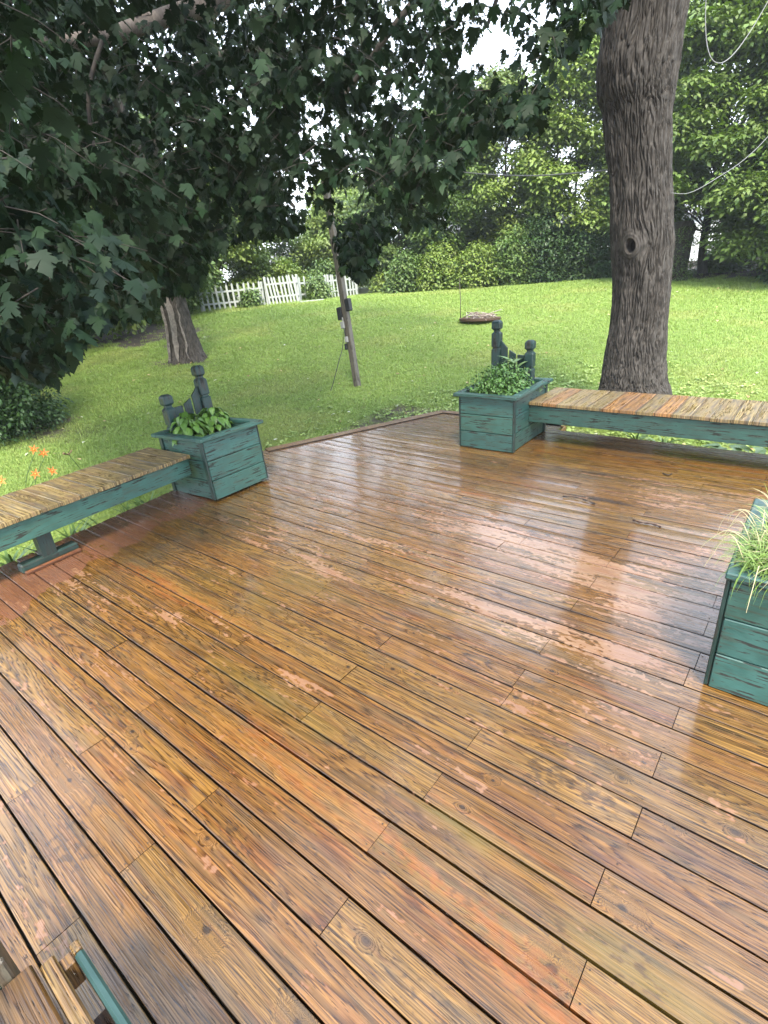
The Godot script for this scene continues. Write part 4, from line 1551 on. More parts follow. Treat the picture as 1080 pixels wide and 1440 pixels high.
func add_spray(xfs: Array, cols: PackedColorArray, twigs: MB, p: Vector3, az: float, el: float, count: int, size := 0.082) -> void:
	var a := rf(0, TAU)
	var dir := Vector3(cos(a), rf(-.55, .05), sin(a)).normalized()
	var l := rf(.25, .5)
	var pts := [p, p + dir * l * .5 + Vector3(0, -.02, 0), p + dir * l + Vector3(0, -.09, 0)]
	var e0 := azel(pts[0])
	var e1 := azel(pts[2])
	if e0.y > low_at(e0.x) + 1.6 and e1.y > low_at(e1.x) + 1.6: add_tube(twigs, pts, [.004, .003, .0015], 3, false)
	var tone := rf(.7, 1.1)
	for k in count:
		var f := (k + rf(0, 1)) / count
		var q: Vector3 = pts[0].lerp(pts[2], f) + Vector3(rf(-.09, .09), rf(-.07, .05), rf(-.09, .09))
		var e := azel(q)
		if e.y < low_at(e.x) + 1.0: continue
		var o := Vector3(rf(-1, 1), 0, rf(-1, 1)) + dir * .7
		var tip := o.normalized() + Vector3(0, -rf(.35, 1.4), 0)
		var up := Vector3(rf(-.5, .5), 1.0, rf(-.5, .5)) + o.normalized() * .5
		xfs.append(turned(tip, up, size * rf(.55, 1.35), q))
		var v := tone * rf(.85, 1.1)
		if rng.randf() < .10: v *= 1.9
		cols.append(Color(v * rf(.9, 1.1), v, v * rf(.85, 1.1)))

func build_left_tree() -> void:
	var y := ground(-12.5, -7.6)
	var t := thing("maple_tree", "old maple out on the lawn with split pale bark and drooping dark crown", "tree", Vector3(0, 0, 0))
	var prof := [[y - .35, -12.5, -7.6, .52], [y, -12.5, -7.6, .45], [y + .25, -12.5, -7.6, .38], [y + .7, -12.52, -7.58, .335], [y + 1.5, -12.55, -7.55, .30], [y + 2.6, -12.65, -7.5, .28], [y + 3.6, -12.7, -7.45, .28], [y + 4.6, -12.7, -7.45, .22]]
	piece("trunk", trunk_mesh(prof, 220, 260, 8, 0.032, 9.0, Vector3(99, 0, 0), 0.45), bark_mat, t)
	# the strip of pale bare wood on its face
	var b := MB.new()
	var nn := noise(44, 1.2, 3)
	for s in [[1.05, .24, 2.2], [0.42, .06, 1.3], [1.62, .08, 1.5]]:
		var rows := 40
		var st := b.v.size()
		for k in rows + 1:
			var f := float(k) / rows
			var yy = y + 0.05 + s[2] * f
			var rr := lerpf(.47, .335, clampf((yy - y) / .7, 0, 1)) + 0.028
			var c: float = s[0] + .18 * nn.get_noise_2d(f * 2.0, s[0] * 9.0)
			var hw: float = s[1] * (1.0 - pow(absf(f * 2 - 1), 3.0)) + .06 * nn.get_noise_2d(f * 6.0, s[0] * 5.0 + 20)
			hw = maxf(hw, .004)
			for e in 5:
				var a := c + hw * 2.0 * (e / 4.0 - .5)
				var r2 := rr + (0.02 if e > 0 and e < 4 else -0.03)
				b.vert(Vector3(-12.52 + cos(a) * r2, yy, -7.58 + sin(a) * r2), Vector3(cos(a), 0, sin(a)))
		for k in rows:
			for e in 4:
				var q := st + k * 5 + e
				b.tri(q, q + 1, q + 5)
				b.tri(q + 1, q + 6, q + 5)
	piece("bare_wood", b.mesh(), bark_material(lin(.15, .13, .118), lin(.30, .265, .24), 19, 0.03), t)
	var limbs := [
		[[Vector3(-12.7, y + 3.6, -7.45), Vector3(-11.6, y + 5.0, -6.6), Vector3(-9.8, y + 5.6, -5.6), Vector3(-8.0, y + 4.6, -4.6)], .22, .05],
		[[Vector3(-12.7, y + 3.8, -7.45), Vector3(-12.4, y + 5.6, -8.6), Vector3(-11.6, y + 6.4, -10.2), Vector3(-10.0, y + 5.2, -11.0)], .2, .05],
		[[Vector3(-12.7, y + 4.0, -7.45), Vector3(-12.9, y + 6.4, -7.3), Vector3(-13.0, y + 9.0, -7.0)], .24, .08],
		[[Vector3(-12.7, y + 3.2, -7.45), Vector3(-11.3, y + 3.9, -7.6), Vector3(-9.6, y + 4.0, -7.9), Vector3(-8.4, y + 2.9, -8.0)], .13, .03],
		[[Vector3(-12.7, y + 3.0, -7.4), Vector3(-12.4, y + 3.5, -6.0), Vector3(-12.0, y + 3.4, -4.4), Vector3(-11.2, y + 2.4, -3.2)], .13, .03],
	]
	for l in limbs:
		var c := curve(l[0], 6)
		var rad := []
		for k in c.size(): rad.append(lerpf(l[1], l[2], float(k) / (c.size() - 1)))
		piece("limb", tube(c, rad, 10), bark_far, t)
	var leaf := maple_leaf()
	var xfs := []
	var cols := PackedColorArray()
	var twigs := MB.new()
	var nd := noise(82, 0.5, 2)
	var tries := 0
	while xfs.size() < 36000 and tries < 140000:
		tries += 1
		var a := rf(0, TAU)
		var rr := sqrt(rng.randf()) * 6.6
		var hh := rf(0.0, 1.0)
		var top := y + 11.5 - rr * rr * 0.14
		var bot := y + 1.6
		var p := Vector3(-11.6 + cos(a) * rr, lerpf(bot, top, pow(hh, 1.3)), -7.2 + sin(a) * rr)
		var ae := azel(p)
		if ae.y < low_at(ae.x) + rf(0, .8): continue
		if (p - EYE).length() < 6.5: continue
		if ae.y > 24.0 and rng.randf() < 0.7: continue
		if rng.randf() < open_gap(ae) * 0.97: continue
		if nd.get_noise_3d(p.x, p.y * 1.3, p.z) < -0.14: continue
		if ae.x > -46.0 and ae.y < 10.0 and rng.randf() < 0.5: continue
		if ae.x < -48.0 and ae.y < 16.0 and p.y < 5.0 and rng.randf() < 0.25: continue
		add_spray(xfs, cols, twigs, p, ae.x, ae.y, 8, .098)
	piece("twigs", twigs.mesh(), bark_far, t).set_meta("kind", "stuff")
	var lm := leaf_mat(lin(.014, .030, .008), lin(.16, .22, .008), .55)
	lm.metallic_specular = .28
	three_kinds(t, lm, xfs, cols)

func build_yard() -> void:
	# weathered post with outlet boxes
	var py := ground(-6.75, -7.46)
	var t := thing("wooden_post", "tall weathered grey post with black outlet boxes standing in the lawn", "post", Vector3(-6.75, py, -7.46))
	var top := Vector3(-7.36 + 6.75, 3.45 - py, -7.80 + 7.46)
	var yb := top.normalized()
	var xb := yb.cross(Vector3(0, 0, 1)).normalized()
	var bs := Basis(xb, yb, xb.cross(yb))
	plank("post", t, Vector3(.11, top.length() + .3, .10), top * .5 - yb * .15, grey_wood, bs, .008)
	var blk := plain_mat(lin(.012, .013, .014), .45)
	var gry := plain_mat(lin(.30, .30, .29), .5)
	piece("outlet_box", block(Vector3(.11, .22, .09), .008), blk, t, Transform3D(bs, bs * Vector3(-.115, 1.33, .02)))
	piece("outlet_box", block(Vector3(.10, .21, .09), .008), blk, t, Transform3D(bs, bs * Vector3(.11, 1.44, .02)))
	piece("outlet_cover", block(Vector3(.07, .12, .05), .006), gry, t, Transform3D(bs, bs * Vector3(-.06, 1.12, .075)))
	piece("outlet_cover", block(Vector3(.06, .10, .05), .006), gry, t, Transform3D(bs, bs * Vector3(-.02, .86, .075)))
	piece("plug", block(Vector3(.05, .11, .05), .008), blk, t, Transform3D(bs, bs * Vector3(-.07, .74, .06)))
	piece("conduit", tube([bs * Vector3(-.045, .9, .065), bs * Vector3(-.045, 1.25, .065)], [.013, .013], 8), gry, t)
	piece("cord", tube(curve([bs * Vector3(-.07, 1.0, .08), bs * Vector3(-.12, .75, .1), Vector3(-.20, .45, .25), Vector3(-.24, .12, .40), Vector3(-.26, .01, .46)], 5), range(21).map(func(_k): return .007), 5), plain_mat(lin(.03, .03, .03), .5), t)
	# round tray of sticks on the lawn with a thin rod
	var c := Vector3(-7.52, 0, -13.49)
	c.y = ground(c.x, c.z)
	var f := thing("brush_tray", "rust-brown round tray heaped with pale sticks out on the lawn", "tray", c)
	var b := MB.new()
	var rust := plain_mat(lin(.085, .048, .034), .85)
	var ring := [[.50, 0.0], [.55, .03], [.56, .085], [.535, .09], [.52, .05], [.0, .045]]
	for k in ring.size() - 1:
		for j in 40:
			var a0 := TAU * j / 40.0
			var a1 := TAU * (j + 1) / 40.0
			var r0: float = ring[k][0]
			var r1: float = ring[k + 1][0]
			var y0: float = ring[k][1]
			var y1: float = ring[k + 1][1]
			var am := (a0 + a1) * .5
			var nn := (Vector3(cos(am), 0, sin(am)) * (y1 - y0) + Vector3.UP * (r0 - r1)).normalized()
			b.face([Vector3(cos(a0) * r0, y0, sin(a0) * r0), Vector3(cos(a1) * r0, y0, sin(a1) * r0), Vector3(cos(a1) * r1, y1, sin(a1) * r1), Vector3(cos(a0) * r1, y1, sin(a0) * r1)], nn, [Vector2.ZERO, Vector2.ZERO, Vector2.ZERO, Vector2.ZERO])
	piece("rim", b.mesh(), rust, f, Transform3D(Basis(Vector3(1, 0, 0), -.05), Vector3(0, .03, 0)))
	var hp := thing("stick_pile", "heap of pale dry sticks and leaves lying in the rusty tray", "sticks", c + Vector3(0, .08, 0))
	var wood := [plain_mat(lin(.36, .31, .26), .8), plain_mat(lin(.20, .15, .12), .8), plain_mat(lin(.45, .40, .36), .8)]
	for k in 46:
		var a := rf(0, TAU)
		var p := Vector3(rf(-.32, .32), rf(.0, .14), rf(-.32, .32))
		var d := Vector3(cos(a), rf(-.3, .5), sin(a)) * rf(.1, .3)
		piece("stick", tube(curve([p - d, p + Vector3(0, .02, 0), p + d], 3), range(7).map(func(_k): return rf(.007, .013)), 5), wood[k % 3], hp)
	var lf := MB.new()
	for k in 160:
		var p := Vector3(rng.randfn(0, .2), rf(.0, .10), rng.randfn(0, .2))
		var q := lf.v.size()
		var nn := Vector3(rf(-.5, .5), 1, rf(-.5, .5)).normalized()
		var s := rf(.03, .05)
		var xx := nn.cross(Vector3(rf(-1, 1), 0, rf(-1, 1))).normalized()
		var zz := nn.cross(xx)
		for e in [xx * s, zz * s * .6, -xx * s, -zz * s * .6]: lf.vert(p + e, nn)
		lf.tri(q, q + 1, q + 2)
		lf.tri(q, q + 2, q + 3)
	piece("dry_leaves", lf.mesh(), wood[1], hp).set_meta("kind", "stuff")
	var rp := Vector3(-8.05, 0, -13.35)
	rp.y = ground(rp.x, rp.z)
	tag(piece("metal_rod", tube([rp + Vector3(0, -.1, 0), rp + Vector3(.02, .6, 0), rp + Vector3(0, 1.12, .02)], [.010, .010, .009], 6), plain_mat(lin(.14, .12, .09), .6), self), "thin upright rod stuck in the lawn beside the round tray", "rod")
	# cables and ropes
	tag(piece("power_cable", tube(curve([Vector3(-5.6, 4.6, -1.2), Vector3(-6.43, 4.47, -3.26), Vector3(-6.95, 4.45, -4.6), Vector3(-7.5, 4.1, -6.3), Vector3(-7.36, 3.42, -7.72)], 6), range(25).map(func(_k): return .011), 6), plain_mat(lin(.010, .010, .011), .5), self), "black overhead cable running through the leaves to the wooden post", "cable")
	var rope := plain_mat(lin(.20, .20, .19), .8)
	tag(piece("clothes_line", tube(curve([Vector3(-7.28, 3.40, -7.72), Vector3(-5.79, 3.42, -8.3), Vector3(-4.74, 3.14, -8.1), Vector3(-3.6, 2.92, -7.9), Vector3(-2.45, 2.78, -7.45)], 6), range(25).map(func(_k): return .009), 6), rope, self), "thin pale line sagging from the post to the big trunk", "line")
	tag(piece("rope_line", tube(curve([Vector3(-1.72, 2.45, -7.42), Vector3(-1.60, 2.45, -7.75), Vector3(-1.45, 2.60, -8.3), Vector3(-1.25, 2.90, -9.2), Vector3(-.9, 3.6, -10.6), Vector3(.5, 5.6, -14)], 6), range(31).map(func(_k): return .004), 6), rope, self), "pale rope tied to the big trunk rising to the right", "rope")
	tag(piece("rope_loop", tube(curve([Vector3(-1.9, 7.0, -8.3), Vector3(-1.88, 5.0, -8.4), Vector3(-1.80, 4.08, -8.39), Vector3(-1.62, 3.75, -8.38), Vector3(-1.42, 4.02, -8.70), Vector3(-1.1, 4.9, -9.1), Vector3(-.6, 6.4, -9.6)], 8), range(49).map(func(_k): return .005), 6), plain_mat(lin(.26, .26, .26), .8), self), "white rope hanging in a loop from high in the big tree", "rope")
	# daylilies behind the left bench
	var heads := [[Vector3(-5.75, .60, -1.66), "orange daylily, upper left of the pair above the bench"], [Vector3(-5.75, .54, -1.73), "orange daylily, lower right of the pair above the bench"], [Vector3(-5.75, .37, -1.60), "orange daylily low behind the bench slats, left of its twin"], [Vector3(-5.75, .35, -1.75), "orange daylily low behind the bench slats, right of its twin"], [Vector3(-5.75, .40, -1.31), "orange daylily at the left edge of the picture behind the bench"]]
	var pet := ovate_leaf(.19, .25, .55, 4)
	var om := leaf_mat(lin(.62, .20, .025), lin(.4, .12, .01), .5)
	var gm := plain_mat(lin(.10, .16, .04), .6)
	for h in heads:
		var at: Vector3 = h[0]
		var gy := ground(at.x - .2, at.z + .2)
		var lily := thing("daylily", h[1], "flower", Vector3(at.x - .2, gy, at.z + .2), "orange daylilies behind the left bench")
		var hd: Vector3 = at - lily.position
		piece("stem", tube(curve([Vector3.ZERO, hd * Vector3(.3, .6, .3), hd - Vector3(0, .03, 0)], 4), range(9).map(func(k): return lerpf(.005, .003, k / 8.0)), 5), gm, lily)
		var face := Vector3(.7, .5, .3).normalized()
		var sx := face.cross(Vector3.UP).normalized()
		var sy := face.cross(sx)
		for k in 6:
			var a := TAU * k / 6.0 + .2
			var rad := sx * cos(a) + sy * sin(a)
			piece("petal", pet, om, lily, turned(rad + face * .75, face - rad * .3, rf(.040, .054), hd))
		piece("throat", tube([hd - face * .05, hd + face * .015], [.004, .007], 6), plain_mat(lin(.6, .35, .03), .5), lily)
	var sd := thing("seed_stalk", "spent daylily stalk with brown buds behind the left bench", "flower", Vector3(-5.85, ground(-5.85, -1.9), -1.9))
	var tp := Vector3(.1, .46 - sd.position.y, -.04)
	piece("stem", tube(curve([Vector3.ZERO, tp * .6 + Vector3(0, 0, -.1), tp], 4), range(9).map(func(_k): return .004), 5), gm, sd)
	for k in 5: piece("bud", tube([tp, tp + Vector3(rf(-.06, .06), rf(.0, .05), rf(-.06, .06))], [.003, .008], 5), plain_mat(lin(.25, .16, .08), .7), sd)

func build_background() -> void:
	# picket fence: three runs and a loose panel
	var white := plain_mat(lin(.38, .40, .39), .75, true)
	var grey := plain_mat(lin(.42, .43, .42), .75, true)
	fence("white picket fence, left run nearest the old maple", Vector3(-20.1, 0, -13.3), Vector3(-18.35, 0, -15.1), 12, white, 0.0, 0.95)
	fence("white picket gate panel standing crooked in the middle of the fence", Vector3(-18.2, 0, -15.2), Vector3(-17.55, 0, -16.35), 9, white, 0.10, 1.10)
	fence("broken white fence stretch of leaning rails and few pickets", Vector3(-17.9, 0, -16.6), Vector3(-17.6, 0, -18.1), 6, white, -0.06, 1.0)
	fence("white picket fence, right run behind the wooden post", Vector3(-17.6, 0, -18.25), Vector3(-17.15, 0, -19.6), 9, white, 0.02, 1.0)
	var bp := Vector3(-16.8, 0, -16.3)
	bp.y = ground(bp.x, bp.z) + .05
	tag(piece("loose_board", block(Vector3(1.0, .05, .12), .006), white, self, Transform3D(Basis(Vector3.UP, 1.0), bp)), "loose white board lying in the grass before the fence gate", "board")
	# pale houses beyond
	house("pale white house glimpsed above the picket fence", Vector2(-30.5, -27.6), Vector3(6.5, 1.6, 5), .75)
	house("white house hidden behind the hedge in the middle", Vector2(-20.5, -42.5), Vector3(10, 3.0, 6), .45)
	house("white house low between the trunks at the right", Vector2(-8.2, -45.0), Vector3(9, 3.0, 6), .2)
	# trees
	var bright := lin(.20, .28, .06)
	var bb := lin(.34, .42, .05)
	var mid := lin(.125, .20, .055)
	var mb := lin(.2, .28, .03)
	var deep := lin(.05, .10, .034)
	var db := lin(.04, .085, .012)
	far_tree("broad_tree", "tall layered green tree at the right edge with low spreading boughs", Vector2(-3.9, -22.7), 7.8, 2.8, 1.9, lin(.16, .24, .055), bb, 6500, 1, .35, .34)
	far_tree("broad_tree", "dark leafy tree standing farthest right along the hedge", Vector2(-0.9, -21.6), 5.8, 2.5, 1.0, lin(.15, .23, .055), bb, 5200, 1, .4, .34)
	far_tree("young_tree", "light green airy tree just left of the big trunk", Vector2(-9.0, -23.8), 8.6, 2.0, 1.8, bright, bb, 3000, 3, .6, .34)
	far_tree("young_tree", "pale yellow-green slender trees in the middle of the tree line", Vector2(-11.8, -23.4), 7.6, 1.9, 1.6, bright, bb, 2600, 4, .6, .34)
	far_tree("young_tree", "mid green slender stems right of the wooden post", Vector2(-14.2, -22.4), 7.0, 1.9, 1.4, mid, bb, 2600, 4, .6, .34)
	far_tree("young_tree", "bright green tree directly behind the wooden post", Vector2(-16.7, -22.3), 6.2, 2.0, 1.0, mid, bb, 2400, 3, .6, .34)
	far_tree("young_tree", "light green tree behind the picket gate", Vector2(-21.6, -23.4), 4.6, 2.2, .8, bright, bb, 1800, 2, .6, .34)
	far_tree("young_tree", "soft green tree beyond the left run of the fence", Vector2(-24.5, -19.5), 6.0, 2.6, .6, mid, bb, 2400, 2, .6, .36)
	far_tree("young_tree", "distant light green tree beyond the right run of the fence", Vector2(-24.0, -27.0), 6.2, 2.8, .6, bright, bb, 2400, 2, .6, .36)
	far_tree("young_tree", "yellow-green tree right of the old maple trunk", Vector2(-21.9, -15.8), 6.0, 2.0, .9, bright, bb, 2200, 2, .6, .34)
	far_tree("young_tree", "green tree behind the old maple", Vector2(-20.8, -11.5), 7.0, 2.6, .8, mid, bb, 2600, 2, .6, .36)
	far_tree("young_tree", "green tree beyond the left shrub", Vector2(-19.4, -6.6), 7.0, 2.8, .6, bright, bb, 2600, 2, .6, .36)
	far_tree("young_tree", "tall green tree partly hidden by the big trunk", Vector2(-6.9, -25.2), 8.2, 2.0, 1.8, mid, bb, 2600, 2, .5, .34)
	far_tree("young_tree", "green tree far left beyond the mulch bed", Vector2(-17.0, -1.6), 6.5, 2.8, .4, mid, bb, 2200, 2, .6, .36)
	# trunks at the right
	for d in [[-5.0, -21.6, .13, 1.6], [-3.0, -24.4, .16, 2.2], [-2.5, -24.6, .14, 2.2]]:
		pass
	var sy := ground(-4.6, -21.4)
	var stp := thing("ivy_stump", "dark broken stump wrapped in ivy left of the layered tree", "stump", Vector3(-4.6, sy, -21.4))
	piece("stump", trunk_mesh([[-.2, 0, 0, .50], [.3, 0, 0, .42], [1.0, .05, 0, .40], [1.55, .1, 0, .42], [1.75, .12, 0, .30]], 40, 40, 91, .05, 6.0), plain_mat(lin(.035, .028, .022), .9), stp)
	var xf := []
	var cl := PackedColorArray()
	for k in 260:
		var a := rf(0, TAU)
		var yy := pow(rng.randf(), 1.6) * 1.6
		xf.append(Transform3D(Basis(Vector3.UP, rf(0, TAU)).scaled(Vector3.ONE * .16), Vector3(cos(a) * .46 + .05, yy, sin(a) * .46)))
		cl.append(Color.WHITE * rf(.7, 1.1))
	copies("ivy", sprigs[0], leaf_mat(mid, mb), stp, xf, cl)
	for d in [[-5.35, -21.9, .17, "short dark forked trunk nearest the big tree on the right", 1.7], [-2.9, -25.0, .20, "twin grey trunk seen beyond the ivy stump", 2.6], [-1.5, -21.3, .14, "leaning dark trunk near the right edge of the hedge", 1.5]]:
		var gy := ground(d[0], d[1])
		var tr := thing("bare_trunk", d[3], "tree", Vector3(d[0], gy - .1, d[1]), "bare trunks at the right of the hedge")
		for s in [-1.0, 1.0]:
			piece("trunk" , tube(curve([Vector3(s * .05, 0, 0), Vector3(s * .12, d[4] * .4, 0), Vector3(s * .35, d[4], .1), Vector3(s * .5, d[4] * 1.9, .1)], 4), range(13).map(func(k): return d[2] * lerpf(1.15, .5, k / 12.0)), 8), bark_far, tr)
	# hedge shrubs
	var list := [
		["rounded light green shrub right of the wooden post", -14.6, -19.9, 1.8, 1.5, mid], ["light green leafy shrub left of the thin rod", -13.2, -20.3, 1.9, 1.7, bright],
		["bright green mounded shrub behind the thin rod", -11.6, -20.9, 2.3, 1.6, bright], ["mid green shrub in the middle of the hedge", -10.4, -21.4, 2.0, 2.0, mid],
		["dark evergreen shrub left of the big trunk", -9.4, -22.0, 2.0, 2.6, deep], ["darkest tall shrub next to the big trunk", -8.2, -22.9, 2.2, 2.4, deep],
		["dark shrub mostly behind the big trunk", -6.9, -23.2, 2.0, 2.2, deep], ["dark twiggy shrub at the far right edge", -1.0, -20.7, 1.8, 2.0, deep],
		["sparse vine shrub growing through the broken fence", -17.55, -17.4, 1.0, .95, mid], ["vines on the fence left of the gate", -18.75, -14.75, .55, .65, mid],
		["leafy shrub at the right end of the picket fence", -16.6, -21.0, 1.2, 1.2, bright], ["low shrub at the left end of the picket fence", -20.8, -12.3, 1.3, 1.0, mid],
		["green shrub right of the old maple behind the fence", -21.6, -14.6, 2.2, 1.9, bright], 		["tall bright shrub behind the fence gate", -20.6, -18.3, 2.6, 1.7, bright], ["mid green shrub behind the middle of the fence", -19.6, -20.2, 2.4, 1.5, mid],
		["leafy shrub between the stump and the twin grey trunk", -3.6, -23.6, 1.2, .7, mid], ["bright shrub right of the twin grey trunk", -1.7, -23.6, 1.4, .9, bright], ["green shrub right behind the big trunk's right side", -6.1, -23.6, 1.2, 1.2, mid],
		["low dark shrub at the foot of the hedge beside the post", -15.6, -21.2, 1.5, 1.0, deep],
	]
	for s in list:
		var col: Color = s[5]
		bush("hedge_shrub", s[0], Vector2(s[1], s[2]), Vector3(s[3], s[4], s[3]), col, bb if col == bright else mb, int(420 * s[3]), .26)
	# shrub at the left, close
	var ls := bush("leafy_shrub", "drooping leafy shrub at the left edge beside the mulch bed", Vector2(-11.2, -2.6), Vector3(2.5, 3.1, 2.4), lin(.06, .125, .04), mb, 2600, .17, "shrub", "")
	bush("leafy_shrub", "low dark ground shrub under the drooping leaves at the left edge", Vector2(-10.6, -1.2), Vector3(1.5, .6, 1.3), lin(.06, .12, .04), mb, 700, .13, "shrub", "")

func fence(label: String, a: Vector3, c: Vector3, n: int, mat: Material, lean: float, h: float) -> void:
	a.y = ground(a.x, a.z)
	c.y = ground(c.x, c.z)
	var t := thing("picket_fence", label, "fence", a, "white picket fence along the back")
	var d := c - a
	var flat := Vector3(d.x, 0, d.z).normalized()
	var bs := Basis(flat, Vector3.UP, flat.cross(Vector3.UP))
	bs = bs.rotated(bs.z, lean)
	var pm := MB.new()
	var w := .075
	var pts := [Vector2(-w * .5, .04), Vector2(w * .5, .04), Vector2(w * .5, h - .07), Vector2(0, h), Vector2(-w * .5, h - .07)]
	for s in [-.009, .009]:
		var f := []
		var uv := []
		for p in pts:
			f.append(Vector3(p.x, p.y, s))
			uv.append(p)
		pm.face(f, Vector3(0, 0, signf(s)), uv)
	for k in 5:
		var p: Vector2 = pts[k]
		var q: Vector2 = pts[(k + 1) % 5]
		var nn := Vector3((q - p).y, -(q - p).x, 0).normalized()
		pm.face([Vector3(p.x, p.y, -.009), Vector3(q.x, q.y, -.009), Vector3(q.x, q.y, .009), Vector3(p.x, p.y, .009)], nn, [p, q, q, p])
	var mesh := pm.mesh()
	for k in n:
		var f := (k + .5) / n
		piece("picket", mesh, mat, t, Transform3D(bs.rotated(bs.z, rf(-.05, .05)), d * f + Vector3(0, rf(-.03, .03), 0)))
	for y in [.28, .72]:
		piece("rail", block(Vector3(d.length(), .07, .03), .004), mat, t, Transform3D(Basis(d.normalized(), Vector3.UP, d.normalized().cross(Vector3.UP)), d * .5 + Vector3.UP * y * h - bs.z * .022))
	for f in [0.0, 1.0]:
		piece("fence_post", block(Vector3(.09, h + .05, .09), .01), mat, t, Transform3D(Basis(Vector3.UP, .5), d * f + Vector3(0, h * .5 - .05, 0) - bs.z * .09))

func house(label: String, at: Vector2, size: Vector3, turn: float) -> void:
	var y := ground(at.x, at.y)
	var t := thing("house", label, "house", Vector3(at.x, y - .2, at.y), "pale houses beyond the garden")
	t.rotation.y = turn
	var wm := plain_mat(lin(.66, .67, .66), .8)
	piece("wall", block(size, .02), wm, t, Transform3D(Basis.IDENTITY, Vector3(0, size.y * .5, 0)))
	for k in int(size.y / .22):
		piece("siding_board", block(Vector3(size.x + .03, .20, .03), .008), wm, t, Transform3D(Basis(Vector3.RIGHT, -.06), Vector3(0, .14 + k * .22, size.z * .5 + .012)))
	var b := MB.new()
	var hx := size.x * .5 + .35
	var hz := size.z * .5 + .4
	var r := [Vector3(-hx, size.y, hz), Vector3(hx, size.y, hz), Vector3(hx, size.y + 1.5, 0), Vector3(-hx, size.y + 1.5, 0), Vector3(-hx, size.y, -hz), Vector3(hx, size.y, -hz)]
	b.flat([r[0], r[1], r[2], r[3]], Vector3(0, 1, 1))
	b.flat([r[4], r[5], r[2], r[3]], Vector3(0, 1, -1))
	b.flat([r[0], r[3], r[4]], Vector3(-1, 0, 0))
	b.flat([r[1], r[2], r[5]], Vector3(1, 0, 0))
	b.flat([r[0], r[1], r[5], r[4]], Vector3(0, -1, 0))
	piece("roof", b.mesh(), plain_mat(lin(.22, .22, .23), .9), t)
	for k in 2:
		var wx := size.x * (-.22 + .44 * k)
		var wn := piece("window", block(Vector3(.95, 1.15, .08), .01), plain_mat(lin(.75, .75, .74), .6), t, Transform3D(Basis.IDENTITY, Vector3(wx, size.y * .58, size.z * .5 + .035)))
		piece("pane", block(Vector3(.78, .98, .02), .004), plain_mat(lin(.05, .06, .07), .1), wn, Transform3D(Basis.IDENTITY, Vector3(0, 0, .045)))

